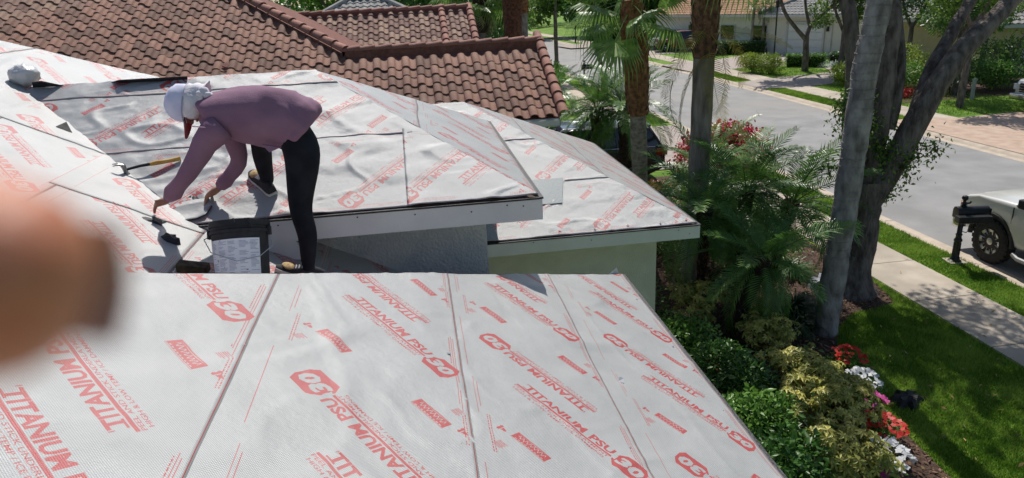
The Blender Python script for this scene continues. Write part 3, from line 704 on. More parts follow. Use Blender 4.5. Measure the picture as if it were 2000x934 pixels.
mb.build('asphalt_cracks', pm('crack tar', (.07, .07, .07), (.1, .1, .1), 9, .9))['kind'] = 'structure'
# near sidewalk: poured slabs with open joints
sw = band('sidewalk', 8.23, 9.5, .003, .003, M_curb)
slab_me = {}
y = 3.2
while y < 44:
    mb = MB(); L_ = 1.72; mb.box(8.24, 9.49, y+.008, y+L_-.008, -.03, .022); o = mb.build('sidewalk_slab', M_conc, sw, bevel=.006); y += L_
    if y > 27: break
band('sidewalk', 19.42, 20.95, .012, .012, M_conc)
mb = None
# driveway of this house, where the dark SUV stands; far driveways
def quadsheet(name, pts, z, m): return sheet(name, pts, z, m)
quadsheet('driveway', [(3.2, 20.2), (10.42, 20.6), (10.42, 27.4), (3.2, 27.6)], .028, M_paver2)
quadsheet('driveway', [(18.3, 18.7), (24.5, 17.0), (31.8, 19), (31.8, 25.6), (20.9, 24.75), (18.3, 25.4)], .02, M_paver)
quadsheet('driveway', [(18.3, 35.6), (21.0, 35.5), (24, 36.3), (29.5, 38.2), (31, 43.5), (26.4, 43.4), (25.2, 40.6), (20.9, 39.7), (18.3, 38.6)], .02, M_paver2)
quadsheet('driveway', [(18.2, 44.6), (21.5, 45.4), (24.2, 45.2), (30.2, 48.2), (28.6, 54), (25.8, 53.6), (21.5, 51.2), (17.9, 50.5)], .02, M_paver2)
quadsheet('driveway', [(16.6, 60.5), (22, 59), (26.5, 59.5), (25.5, 66), (20.5, 66), (16.2, 65)], .02, M_paver2)
quadsheet('driveway', [(15.9, 71), (21, 71), (24, 73), (22, 77), (15.2, 76)], .02, M_paver2)
# mulch beds
bed = [(2.2, 5.0), (5.55, 5.6), (5.62, 6.6), (5.78, 7.6), (5.95, 8.7), (6.5, 9.5), (7.0, 9.9), (7.9, 10.1), (8.15, 11.2), (8.15, 19.6), (2.9, 19.8), (2.9, 11.3), (2.4, 7.1)]
quadsheet('mulch_bed', bed, .012, M_mulch)
quadsheet('mulch_bed', [(21.4, 28.6), (27.5, 28.9), (31.5, 26.2), (31.5, 34), (23.5, 34.2), (21.5, 31)], .012, M_mulch)
def scatter(n, fn, size, m, name, label=None, kind='stuff', hgt=.02, parent=None):
    P = np.array([fn() for _ in range(n)]); n = len(P)
    a = RNG.uniform(0, 2*PI, n); s = size*RNG.uniform(.5, 1.4, n); t = RNG.uniform(-.5, .5, n)
    d = np.stack([np.cos(a)*s, np.sin(a)*s, t*s], 1); e = np.stack([-np.sin(a)*s*.35, np.cos(a)*s*.35, RNG.uniform(-.3, .3, n)*s], 1)
    z = np.array([0, 0, hgt])
    Vx = np.concatenate([P-d+z, P-e+z, P+d+z, P+e+z*1.4]).reshape(4, n, 3).transpose(1, 0, 2).reshape(-1, 3)
    F = np.arange(4*n).reshape(n, 4)
    o = link(name, fast_mesh(name, Vx, F, False, np.repeat(RNG.random(n), 4)), parent, m); o['kind'] = kind
    return o
from mathutils.geometry import intersect_point_tri_2d
def inpoly(x, y, P):
    c = False; j = len(P)-1
    for i in range(len(P)):
        if (P[i][1] > y) != (P[j][1] > y) and x < (P[j][0]-P[i][0])*(y-P[i][1])/(P[j][1]-P[i][1])+P[i][0]: c = not c
        j = i
    return c
def inbed():
    while True:
        x, y = random.uniform(2.3, 8.2), random.uniform(5, 16)
        if inpoly(x, y, bed): return (x, y, .012)
M_chip = pm('wood chips', (.05, .028, .018), (.22, .13, .085), 5, .9, var=True)
scatter(14000, inbed, .035, M_chip, 'mulch_chips')
# grass blades on the lawn and verge near the house
def blades(name, n, fn, h0=.035, h1=.07, wd=.006):
    P = []
    while len(P) < n:
        q = fn()
        if q: P.append(q)
    P = np.array(P); a = RNG.uniform(0, 2*PI, n); h = RNG.uniform(h0, h1, n); ln = RNG.normal(0, .35, (n, 2))*h[:, None]
    d = np.stack([np.cos(a)*wd, np.sin(a)*wd, np.zeros(n)], 1)
    top = P+np.stack([ln[:, 0], ln[:, 1], h], 1)
    Vx = np.stack([P-d, P+d, top], 1).reshape(-1, 3); F = np.arange(3*n).reshape(n, 3)
    v = np.clip(.45+.35*vnoise(P[:, 0]*1.3, P[:, 1]*1.3, 5)+.3*vnoise(P[:, 0]*4.3, P[:, 1]*4.3, 6)+RNG.normal(0, .2, n), 0, 1)
    o = link(name, fast_mesh(name, Vx, F, False, np.repeat(v, 3)), None, M_blade); o['kind'] = 'stuff'; return o
def f_lawn():
    x, y = random.uniform(5.2, 8.22), random.uniform(4.2, 12); 
    return None if inpoly(x, y, bed) else (x, y, 0)
blades('grass', 75000, f_lawn, .03, .065, .007)
def f_verge(): return (random.uniform(9.52, 10.42), min(2+abs(random.gauss(0, 1))*12, 40), 0)
def f_verge2(): return (random.uniform(9.52, 10.42), random.uniform(3, 20), 0)
blades('grass', 45000, f_verge2, .03, .065, .007)
def f_far():
    y = random.uniform(20, 48); x = random.choice((random.uniform(18.36, 19.42), random.uniform(20.95, 26)))
    for (a, b) in ((19, 25.2), (35.4, 39.3), (44.9, 54)):
        if a < y < b and x < 25.5: return None
    if x > 21 and 39.5 < y < 45.5 and x > 25.5: return None
    return (x, y, 0)
blades('grass', 30000, f_far, .05, .09, .014)
def f_near2(): return (random.uniform(9.52, 10.42)+0, random.uniform(28, 44), 0)
blades('grass', 9000, f_near2, .05, .08, .014)

# ================================================================ FOLIAGE
def leafcloud(P, size, up=.35, asp=.45, fold=.15, var=None, jitter=.35, dirs=None):
    """diamond leaves (4 verts) at points P; returns arrays"""
    n = len(P); P = np.asarray(P)
    d = RNG.normal(0, 1, (n, 3)); d[:, 2] -= .25
    if dirs is not None: d = d*.5+dirs
    d /= np.linalg.norm(d, axis=1)[:, None]
    q = RNG.normal(0, 1, (n, 3)); q[:, 2] += up*4; e = np.cross(d, q); e /= np.linalg.norm(e, axis=1)[:, None]+1e-9
    nn = np.cross(e, d)
    s = size*RNG.uniform(1-jitter, 1+jitter, n)[:, None]
    Vx = np.stack([P, P+d*s*.5+e*s*asp*.5+nn*s*fold, P+d*s, P+d*s*.5-e*s*asp*.5+nn*s*fold], 1).reshape(-1, 3)
    b = np.arange(n)*4; F = np.concatenate([np.stack([b, b+1, b+2], 1), np.stack([b, b+2, b+3], 1)])
    v = RNG.random(n) if var is None else var
    return Vx, F, np.repeat(v, 4)
def blobs_pts(centers, radii, n, shell=.55, sq=.8):
    """points inside lobes, denser towards their outside"""
    centers = np.asarray(centers, float); radii = np.asarray(radii, float)
    p = radii**2/np.sum(radii**2); idx = RNG.choice(len(centers), n, p=p)
    d = RNG.normal(0, 1, (n, 3)); d /= np.linalg.norm(d, axis=1)[:, None]
    r = (shell+(1-shell)*RNG.random(n)**.7)*radii[idx]*RNG.uniform(.8, 1.15, n)
    P = centers[idx]+d*r[:, None]*np.array([1, 1, sq]); return P, idx, d
def foliage(name, parent, centers, radii, n, size, m, asp=.45, shell=.5, sq=.85, zmin=.03, up=.35):
    P, idx, d = blobs_pts(centers, radii, n, shell, sq); k = P[:, 2] > zmin; P = P[k]; idx = idx[k]; d = d[k]
    lv = RNG.random(len(centers)); v = np.clip(.35*lv[idx]+.15+.5*RNG.random(len(P)), 0, 1)
    Vx, F, vv = leafcloud(P, size, up, asp, var=v, dirs=d*.6)
    return link(name, fast_mesh(name, Vx, F, False, vv), parent, m)
def sublobes(c, r, k, rr=(.3, .5), sq=.8):
    out = []; rad = []
    for _ in range(k):
        d = np.array([random.gauss(0, 1) for _ in range(3)]); d /= np.linalg.norm(d); q = random.uniform(.45, .85)
        out.append((c[0]+d[0]*r*q, c[1]+d[1]*r*q, c[2]+d[2]*r*q*sq)); rad.append(r*random.uniform(*rr))
    return out, rad
def shrub(x, y, r, h, label, cat='shrub', m=None, leaf=.06, n=2500, group=None, z0=0, lob=10, flowers=None, name='shrub', asp=.5, shell=.55, rx=1.0, ry=1.0):
    t = empty(name, (x, y, z0), 0, label, cat, group); cs = []; rs = []
    for _ in range(lob):
        a = random.uniform(0, 2*PI); q = r*math.sqrt(random.random())*.72; z = h*random.uniform(.35, .78)*(1-.35*(q/r)**2)
        cs.append((q*math.cos(a)*rx, q*math.sin(a)*ry, z)); rs.append(max(min(h-z, z)*1.05, .2*h)*random.uniform(.8, 1.1))
    f = foliage('foliage', t, cs, rs, n, leaf, m or M_leafg, asp, shell)
    mb = MB()
    for c in cs[:8]: mb.tube([(c[0]*.15, c[1]*.15, 0), (c[0]*.6, c[1]*.6, c[2]*.55), c], [.018, .012, .006], 5)
    mb.build('stem', M_stem, t)
    if flowers:
        fm_, fn_, fs_ = flowers; P, idx, d = blobs_pts(cs, [q*1.04 for q in rs], fn_, .97, .85); k = (P[:, 2] > .1) & (d[:, 2] > -.2); P = P[k]
        Vx, F, vv = leafcloud(P, fs_, .6, .9, .1); tag(link('flower', fast_mesh('flower', Vx, F, False, vv), t, fm_), kind='stuff')
    return t
def hedge(x0, y0, x1, y1, wd, h, label, m=None, n=6000, leaf=.05, group=None, cat='hedge'):
    t = empty('hedge', ((x0+x1)/2, (y0+y1)/2, 0), math.atan2(y1-y0, x1-x0), label, cat, group); L_ = math.hypot(x1-x0, y1-y0)
    # clipped box: leaves on a rounded box shell with core
    P = []
    for _ in range(n):
        f_ = random.random(); x = random.uniform(-L_/2, L_/2)
        if f_ < .45: p = (x, random.uniform(-wd/2, wd/2), h)
        elif f_ < .92: p = (x, random.choice((-1, 1))*wd/2, random.uniform(.05, h))
        else: p = (random.choice((-1, 1))*L_/2, random.uniform(-wd/2, wd/2), random.uniform(.05, h))
        P.append(p)
    P = np.array(P)+RNG.normal(0, .045, (n, 3)); P[:, 2] += .05*vnoise(P[:, 0]*1.5, P[:, 1]*1.5, 3)*np.ones(n)
    Vx, F, vv = leafcloud(P, leaf, .4, .55); link('foliage', fast_mesh('foliage', Vx, F, False, vv), t, m or M_leafd)
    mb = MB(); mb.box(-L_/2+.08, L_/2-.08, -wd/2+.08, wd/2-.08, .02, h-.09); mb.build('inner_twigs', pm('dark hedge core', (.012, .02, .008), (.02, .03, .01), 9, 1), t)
    return t
# ---- feather frond
def frond_mesh(name, L_=1.5, n=42, ll=.34, droop=.55, lw=.016, m=None, vee=.35, ragged=.0):
    vs = []; fs = []; mi = []
    def ax(t): return Vector((L_*math.sin(droop*t*1.25)/(droop*1.25), 0, -L_*(1-math.cos(droop*t*1.25))/(droop*1.25)))
    for i in range(9):
        t = i/8; p = ax(t); r = .011*(1-t*.85)
        vs += [p+Vector((0, -r, 0)), p+Vector((0, r, 0)), p+Vector((0, 0, r*1.4))]
    for i in range(8):
        for k in range(3): fs.append((3*i+k, 3*i+(k+1) % 3, 3*i+3+(k+1) % 3, 3*i+3+k)); mi.append(1)
    for i in range(n):
        t = .12+.88*i/(n-1); p = ax(t); tg = (ax(min(t+.01, 1.01))-p).normalized(); nz = Vector((-tg.z, 0, tg.x))
        l = ll*(math.sin(PI*(.12+.80*t))**.7)*random.uniform(.85, 1.1); swp = .35+.7*t
        if random.random() < ragged: continue
        for s in (-1, 1):
            d = (Vector((0, s, 0))+tg*swp+nz*vee*random.uniform(.5, 1.3)).normalized(); d2 = (d-Vector((0, 0, .55*random.uniform(.6, 1.4)))).normalized()
            wv = tg*lw*.5; a = p; b = p+d*l*.55; c = p+d*l*.55+d2*l*.45; n0 = len(vs)
            vs += [a-wv*.6, a+wv*.6, b+wv, b-wv, c]; fs += [(n0, n0+1, n0+2, n0+3), (n0+3, n0+2, n0+4)]; mi += [0, 0]
    me = mesh(name, vs, fs); me.materials.append(m or M_frond); me.materials.append(M_leafg if m is None else m)
    me.polygons.foreach_set('material_index', mi); return me
random.seed(21)
FR = [frond_mesh('frond', 1.35, 36, .33, d, .026) for d in (.55, .9, 1.3)]
FRL = [frond_mesh('frond', 2.3, 44, .50, d, .034) for d in (.7, 1.1, 1.6)]
FRD = frond_mesh('dead_frond', 1.9, 34, .42, 1.5, .012, M_dead, ragged=.25)
FRY = [frond_mesh('frond', 2.0, 40, .42, d, .02, M_yfr) for d in (.6, 1.0)]
def orient(o, base, az, el, roll=0, sc=1.0):
    o.matrix_basis = Matrix.Translation(base) @ Matrix.Rotation(az, 4, 'Z') @ Matrix.Rotation(-el, 4, 'Y') @ Matrix.Rotation(roll, 4, 'X') @ Matrix.Scale(sc, 4)
def crown(t, top, meshes, n, el0=1.25, el1=-.35, sc=1.0, name='frond', seed=0):
    rr = random.Random(seed)
    for i in range(n):
        k = i/max(n-1, 1); az = i*2.39996+rr.uniform(-.2, .2); el = el0+(el1-el0)*k+rr.uniform(-.12, .12)
        me = meshes[min(int(k*len(meshes)+rr.uniform(-.3, .3)), len(meshes)-1) if len(meshes) > 1 else 0]
        o = link(name, me, t); orient(o, Vector(top)+Vector((.04*math.cos(az), .04*math.sin(az), -.10*k)), az, el, rr.uniform(-.3, .3), sc*rr.uniform(.82, 1.1))
def feather_palm(base, top, r0, r1, label, n=34, sc=1.0, meshes=None, seed=1, group=None, el1=-.4, dead=0, mt=None, name='date_palm'):
    base = Vector(base); top = Vector(top)-base; t = empty(name, base, 0, label, 'palm tree', group)
    mid = top*.5+Vector((top.x*.05+.04, .03, 0)); mb = MB(); pts = []; rd = []
    for i in range(15):
        k = i/14; p = (1-k)**2*Vector((0, 0, 0))+2*k*(1-k)*mid+k*k*top; pts.append(p); rd.append((r0+(r1-r0)*k)*(1+.10*math.sin(i*2.4))*(1.35 if k > .85 else 1))
    mb.tube(pts, rd, 10); mb.build('trunk', mt or M_fibre, t, smooth=True, angle=60)
    sb = MB()     # old leaf stubs
    for i in range(int(top.length*55)):
        k = random.uniform(.05, 1); p = (2*k*(1-k))*mid+k*k*top; a = i*2.4; r = r0+(r1-r0)*k; d = Vector((math.cos(a), math.sin(a), 0))
        q = p+d*r*.8; sb.tube([q, q+d*.05+Vector((0, 0, .07))], [.016, .006], 4)
    sb.build('leaf_stubs', M_boot if random.random() < .4 else M_fibre, t)['kind'] = 'stuff'
    crown(t, top, meshes or FR, n, 1.2, el1, sc, seed=seed)
    for i in range(dead):
        o = link('dead_frond', FRD, t); orient(o, top-Vector((0, 0, .12)), random.uniform(0, 6.28), -1.1-.3*random.random(), 0, .7*sc)
    return t
# ================================================================ VEHICLES (front towards local +X)
def wheel(parent, x, y, r, wd=.24, spokes=8, rimm=None, rr=.62, side=1):
    Mx = Matrix.Translation((x, y, r)) @ Matrix.Rotation(-side*PI/2, 4, 'X')
    w_ = empty('wheel', (0, 0, 0)); w_.parent = parent
    mb = MB(); prof = [(r*rr, -wd/2+.02), (r*.80, -wd/2), (r*.96, -wd/2+.015), (r, -wd/2+.05), (r, wd/2-.05), (r*.96, wd/2-.015), (r*.80, wd/2), (r*rr, wd/2-.02)]
    n = 32; vs = []
    for rad, z in prof:
        for k in range(n): vs.append(Mx @ Vector((rad*math.cos(2*PI*k/n), rad*math.sin(2*PI*k/n), z)))
    mb.add(vs, [(i*n+k, i*n+(k+1) % n, (i+1)*n+(k+1) % n, (i+1)*n+k) for i in range(7) for k in range(n)])
    for k in range(24):   # tread blocks
        a = 2*PI*k/24; B = Mx @ Matrix.Rotation(a, 4, 'Z'); mb.box(r-.01, r+.012, -.035*r/.4, .03*r/.4, wd/2-.10, wd/2-.02, B); mb.box(r-.01, r+.012, -.01, .05*r/.4, -.06, .02, B)
    mb.build('tyre', M_rub, w_, smooth=True)
    mb = MB(); mb.lathe([(r*rr, wd/2-.035), (r*rr+.004, wd/2-.012), (r*rr-.02, wd/2-.012), (r*rr-.03, wd/2-.06), (.02, wd/2-.09)], 28, M=Mx)
    mb.mi = 1
    for k in range(spokes):
        a = 2*PI*k/spokes; B = Mx @ Matrix.Rotation(a, 4, 'Z'); q = r*rr
        for s in (-1, 1):
            mb.add([B @ Vector(v) for v in ((.07, s*.012, wd/2-.05), (q-.03, s*.055, wd/2-.02), (q-.03, s*.030, wd/2-.018), (.07, s*.03, wd/2-.045))], [(0, 1, 2, 3) if s < 0 else (3, 2, 1, 0)])
        mb.add([B @ Vector(v) for v in ((q*.72, -.052, wd/2-.03), (q-.02, -.06, wd/2-.017), (q-.02, .06, wd/2-.017), (q*.72+.0, .052, wd/2-.03))], [(0, 1, 2, 3)])
    mb.lathe([(.075, wd/2-.06), (.07, wd/2-.03), (.045, wd/2-.02), (.001, wd/2-.02)], 14, M=Mx)
    mb.build('rim', [M_plast, rimm or M_alu], w_, smooth=True)
    return w_
def side_profile(pts, arches, zb):
    """outline (x,z) ccw starting at rear bottom, with wheel arches cut from the sill"""
    out = []
    for (ax_, ar, az_) in sorted(arches):
        th = math.acos(max(-1, min(1, (zb-az_)/ar))) if ar > abs(zb-az_) else PI/2
        a0 = math.asin((zb-az_)/ar)
        for k in range(11):
            a = PI-a0-(PI-2*a0)*k/10; out.append((ax_+ar*math.cos(a), az_+ar*math.sin(a)))
    return out+pts
def car(name, loc, rz, label, cat, L_, W_, pts, arches, zb, glass, paint, zbelt, zroof, wr_, group=None, spokes=8, lift=0, roof_pts=None, wheels=True, detail=True, tailx=None, rimm=None, pickup=False):
    t = empty(name, loc, rz, label, cat, group); H_ = W_/2
    poly_ = side_profile(pts, arches, zb); n = len(poly_)
    def yw(x, z):
        k = H_*(1-.05*max(0, (z-zbelt*.75)/(zbelt*.3))); k *= 1-.10*max(0, (abs(x)-L_/2*.80)/(L_/2*.2))**2
        return k*(1-.03*max(0, (zb+.25-z)/.25))
    vs = [(x, -yw(x, z), z) for x, z in poly_]+[(x, yw(x, z), z) for x, z in poly_]
    mb = MB(); mb.add(vs, [tuple(range(n-1, -1, -1)), tuple(range(n, 2*n))]+[(i, (i+1) % n, (i+1) % n+n, i+n) for i in range(n)])
    b_ = mb.build('body', paint, t, smooth=True, bevel=.085 if paint is M_carp else .045, angle=60)
    q = MB(); [q.box(ax_-ar*.8, ax_+ar*.8, -H_+.05, H_-.05, az_-.05, az_+ar*.9) for (ax_, ar, az_) in arches]; q.build('wheel_well', M_plast, t)
    # glasshouse loft
    gb = glass   # list of (x, z) polygon of the cabin side outline (ccw), lower edge on the belt
    gn = len(gb); iw = H_-.06
    def gy(z): return iw*(1-.17*(z-zbelt)/(zroof-zbelt))
    mb = MB(); vs = [(x, -gy(z), z) for x, z in gb]+[(x, gy(z), z) for x, z in gb]
    mb.add(vs, [tuple(range(gn)), tuple(range(2*gn-1, gn-1, -1))]+[(i, i+gn, (i+1) % gn+gn, (i+1) % gn) for i in range(gn)])
    mb.build('window', M_glass, t, smooth=True, bevel=.015)
    top = [p for p in gb if p[1] > zroof-.12]; x0, x1 = min(p[0] for p in top), max(p[0] for p in top)
    mb = MB(); yy = gy(zroof)+.012
    mb.add([(x0-.03, -yy, zroof-.035), (x1+.02, -yy, zroof-.035), (x1+.02, yy, zroof-.035), (x0-.03, yy, zroof-.035), (x0+.08, -yy*.86, zroof+.035), (x1-.1, -yy*.86, zroof+.035), (x1-.1, yy*.86, zroof+.035), (x0+.08, yy*.86, zroof+.035)],
           [(3, 2, 1, 0), (4, 5, 6, 7), (0, 1, 5, 4), (1, 2, 6, 5), (2, 3, 7, 6), (3, 0, 4, 7)])
    mb.build('roof', paint, t, smooth=True, bevel=.02, angle=50)
    low = [p for p in gb if p[1] < zbelt+.08]; lx0, lx1 = min(p[0] for p in low), max(p[0] for p in low)
    mids = [lx0+(lx1-lx0)*q for q in (((.36, .66) if not pickup else (.48,)))]
    for s in (-1, 1):
        for (xa, xb) in [(lx1, x1), (lx0, x0)]+[(m, m*.9+.1*(x0+x1)/2) for m in mids]:
            q = MB(); q.tube([(xa, s*(gy(zbelt)+.004), zbelt-.02), ((xa+xb)/2, s*(gy((zbelt+zroof)/2)+.012), (zbelt+zroof)/2), (xb, s*(gy(zroof)+.002), zroof-.01)], [.035, .032, .032], 6); q.build('pillar', paint if detail or True else paint, t, smooth=True)
        if detail:
            q = MB(); q.box(lx1-.42, lx1-.22, s*(H_+.02), s*(H_+.18), zbelt+.03, zbelt+.2); q.build('side_mirror', M_plast, t, smooth=True, bevel=.03)
            for m in mids:
                q = MB(); q.box(m-.25, m-.08, s*(H_-.005), s*(H_+.022), zbelt-.14, zbelt-.11); q.build('door_handle', M_plast if paint is M_carp else paint, t, bevel=.006)
                q = MB(); q.box(m-.005, m+.004, s*(H_-.02), s*(H_+.0015), zb+.08, zbelt-.02); q.build('door_seam', M_plast, t)
            q = MB(); q.box(lx1+.02, lx1+.028, s*(H_-.02), s*(H_+.0015), zb+.1, zbelt-.05); q.build('door_seam', M_plast, t)
    for (ax_, ar, az_) in arches:
        for s in (-1, 1):
            q = MB(); pts_ = []
            for k in range(13):
                a = PI*k/12; pts_.append((ax_+(ar+.01)*math.cos(a), s*(H_-.03), az_+(ar+.01)*math.sin(a)))
            q.tube(pts_, .03 if not pickup else .05, 6); q.build('wheel_arch', M_plast, t, smooth=True)
            if wheels: wheel(t, ax_, s*(H_-.12), wr_, .26, spokes, rimm, side=s)
    q = MB(); q.box(-L_/2+.4, L_/2-.4, -H_+.25, H_-.25, zb-.02, zb+.5); q.build('underbody', M_plast, t)
    return t
TR = R(90)
# white pickup truck parked at the near kerb, front towards +Y
tp_ = [(2.90, .52), (2.98, .66), (2.97, .98), (2.86, 1.16), (2.5, 1.25), (2.0, 1.29), (1.45, 1.32), (1.2, 1.30), (-.9, 1.30), (-2.95, 1.32), (-2.98, .6)]
gl_ = [(1.55, 1.28), (.85, 1.86), (.5, 1.92), (-.6, 1.92), (-.85, 1.86), (-.95, 1.28)]
gl_ = gl_[::-1]
truck = car('pickup_truck', (11.93, 9.62, -.1), TR, 'pale pewter pickup truck parked at the kerb beside the black mailbox', 'pickup truck', 5.96, 2.02, tp_, [(2.0, .52, .46), (-1.9, .52, .46)], .48, gl_, M_carp, 1.30, 1.92, .435, spokes=8, pickup=True)
def tpart(name, m, fn, bev=.01, parent=truck):
    mb = MB(); fn(mb); return mb.build(name, m, parent, smooth=True, bevel=bev)
for s in (-1, 1):
    tpart('running_board', pm('grey step', (.20, .20, .20), (.28, .28, .28), 9, .5), lambda b: b.tube([(1.35, s*1.06, .40), (1.2, s*1.09, .36), (-1.2, s*1.09, .36), (-1.35, s*1.06, .40)], .045, 8), 0)
    tpart('marker_lamp', M_amber, lambda b: b.box(2.82, 2.93, s*.86, s*.955, .88, 1.0), .02)
    tpart('headlight', M_clearl, lambda b: b.box(2.86, 3.0, s*.55, s*.90, .80, 1.02), .03)
tpart('grille', M_plast, lambda b: b.box(2.93, 3.0, -.52, .52, .7, 1.05), .03)
tpart('bumper', M_chrome, lambda b: b.box(2.9, 3.10, -.95, .95, .42, .66), .05)
tpart('hood_bulge', M_carp, lambda b: b.add([(2.75, -.62, 1.20), (2.75, .62, 1.20), (1.5, .68, 1.30), (1.5, -.68, 1.30), (2.65, -.50, 1.245), (2.65, .5, 1.245), (1.55, .56, 1.35), (1.55, -.56, 1.35)], [(4, 5, 6, 7), (0, 1, 5, 4), (1, 2, 6, 5), (2, 3, 7, 6), (3, 0, 4, 7)]), .012)
tpart('cowl', M_plast, lambda b: b.box(1.38, 1.62, -.8, .8, 1.285, 1.325), .01)
for s in (-.35, .3): tpart('wiper', M_plast, lambda b: b.tube([(1.5, s, 1.35), (1.35, s+.35, 1.42), (1.3, s+.6, 1.46)], .012, 5), 0)
# dark SUV in the driveway, tail towards the street
sp_ = [(2.35, .45), (2.42, .6), (2.38, .86), (2.1, 1.0), (1.1, 1.08), (-2.3, 1.12), (-2.42, .95), (-2.42, .5)]
sg_ = [(1.25, 1.06), (.55, 1.60), (.2, 1.68), (-1.7, 1.68), (-1.95, 1.62), (-2.33, 1.12)][::-1]
suv = car('parked_suv', (4.50, 19.75, .03), R(176), 'dark navy SUV parked in the driveway behind the palm trunks', 'SUV', 4.84, 1.94, sp_, [(1.5, .42, .37), (-1.45, .42, .37)], .30, sg_, M_carb, 1.09, 1.68, .37, spokes=5)
for s in (-1, 1):
    tpart('tail_light', M_tail, lambda b: b.box(-2.45, -2.15, s*.72, s*.955, .88, 1.08), .02, suv)
    tpart('roof_rail', M_chrome, lambda b: b.tube([(.1, s*.72, 1.70), (0, s*.72, 1.745), (-1.5, s*.72, 1.745), (-1.6, s*.72, 1.70)], .014, 6), 0, suv)
    tpart('window_trim', M_chrome, lambda b: b.tube([(1.1, s*.95, 1.10), (-2.1, s*.95, 1.13)], .011, 5), 0, suv)
tpart('rear_spoiler', M_carb, lambda b: b.box(-2.05, -1.75, -.66, .66, 1.64, 1.70), .02, suv)
# pickup on the far driveway, nose to the street; the two parked SUVs up the street
pk = car('pickup_truck', (26.85, 24.5, .03), R(176), 'silver pickup truck with black grille parked on the pink paver driveway', 'pickup truck', 5.8, 2.0, tp_, [(1.98, .48, .43), (-1.85, .48, .43)], .45, gl_, pm('silver paint', (.42, .44, .46), (.47, .49, .5), 2, .28, clear=.6, metal=.3), 1.30, 1.92, .41, spokes=6, pickup=True)
tpart('grille', M_plast, lambda b: (b.box(2.93, 3.01, -.62, .62, .72, 1.08)), .03, pk); tpart('bumper', M_chrome, lambda b: b.box(2.9, 3.12, -.97, .97, .42, .66), .05, pk)
for k in range(3): tpart('grille_bar', M_chrome, lambda b: b.box(3.0, 3.03, -.6, .6, .78+.1*k, .80+.1*k), 0, pk)
for s in (-1, 1): tpart('headlight', M_clearl, lambda b: b.box(2.88, 3.02, s*.64, s*.93, .80, 1.04), .03, pk)
for (nm, x, y, pnt, lab) in (('parked_suv', 23.6, 61.0, M_carr, 'maroon SUV parked on a driveway up the street, nearer of two'), ('parked_suv', 23.9, 63.6, M_carw, 'white SUV parked beyond the maroon one up the street')):
    v_ = car(nm, (x, y, .03), R(165), lab, 'SUV', 4.8, 1.95, sp_, [(1.5, .42, .37), (-1.45, .42, .37)], .30, sg_, pnt, 1.09, 1.68, .37, spokes=5)
    for s in (-1, 1): tpart('headlight', M_clearl, lambda b: b.box(2.2, 2.43, s*.6, s*.9, .72, .88), .02, v_)

# ================================================================ STREET FURNITURE
def mailbox(loc, rz, label, sc=1.0):
    t = empty('mailbox', loc, rz, label, 'mailbox'); t.scale = (sc, sc, sc)
    mb = MB(); mb.lathe([(.115, 0), (.115, .03), (.085, .05), (.075, .10), (.06, .12), (.058, .40), (.072, .42), (.072, .45), (.056, .47), (.05, .50), (.05, .53), (.062, .55), (.045, .57), (.042, 1.02), (.055, 1.04), (.055, 1.12)], 14)
    for k in range(8):
        a = PI*2*k/8; mb.tube([(.060*math.cos(a), .060*math.sin(a), .13), (.058*math.cos(a), .058*math.sin(a), .39)], .009, 4)
    mb.build('post', M_black, t, smooth=True)
    mb = MB(); mb.lathe([(.03, 1.12), (.055, 1.15), (.03, 1.18), (.025, 1.21), (.05, 1.235), (.058, 1.265), (.045, 1.30), (.0, 1.315)], 14); mb.build('finial', M_black, t, smooth=True)
    mb = MB(); n = 9; pr = [(-.10, 0), (.10, 0)]+[(.10*math.cos(PI*k/8), .13+.09*math.sin(PI*k/8)) for k in range(9)]
    vs = [(-.13, y, z+.88) for y, z in pr]+[(.44, y, z+.88) for y, z in pr]; m = len(pr)
    mb.add(vs, [tuple(range(m-1, -1, -1)), tuple(range(m, 2*m))]+[(i, (i+1) % m, (i+1) % m+m, i+m) for i in range(m)])
    b = mb.build('box', M_black, t, smooth=True, bevel=.006)
    mb = MB(); mb.box(.44, .455, -.105, .105, .875, 1.07); mb.build('door', M_black, b, bevel=.005)
    mb = MB(); mb.box(.455, .47, -.02, .02, 1.0, 1.04); mb.build('handle', M_chrome, b)
    mb = MB(); mb.box(-.20, .40, -.27, -.105, .84, .97); mb.build('newspaper_tube', M_black, t, bevel=.02)
    mb = MB(); mb.tube([(.0, 0, .62), (.12, 0, .58), (.2, 0, .66), (.18, 0, .78), (.10, 0, .80), (.08, 0, .73)], .009, 5); mb.tube([(.2, 0, .66), (.28, 0, .8), (.27, 0, .88)], .009, 5); mb.build('scroll_bracket', M_black, t, smooth=True)
    mb = MB(); mb.box(-.16, .16, -.16, .16, -.01, .025); mb.build('footing', M_conc, t, bevel=.01)
    mb = MB(); mb.tube([(0, 0, 1.16), (.10, 0, 1.16), (.12, 0, 1.19)], .018, 5); mb.build('flag', M_black, t)
    return t
mailbox(G(1864, 511), R(-10), 'black ornate mailbox on a fluted post beside the pale pickup truck', 1.03)
mailbox((10.25, 42.3, 0), R(0), 'distant black mailbox on the verge seen past the tiled roof', 1.1)
def lamp_post(loc, label, h=3.6):
    t = empty('lamp_post', loc, 0, label, 'lamp post')
    mb = MB(); mb.lathe([(.11, 0), (.10, .25), (.055, .35), (.05, h), (.08, h+.03), (.05, h+.08)], 10); mb.build('post', M_black, t, smooth=True)
    mb = MB(); mb.lathe([(.10, h+.08), (.17, h+.45), (.16, h+.47), (.03, h+.62)], 8); mb.build('lantern', M_black, t)
lamp_post((25.67, 48.6, 0), 'slim black lamp post in front of the white garage')
lamp_post((18.2, 79, 0), 'small far lamp post on the verge up the street', 1.3)
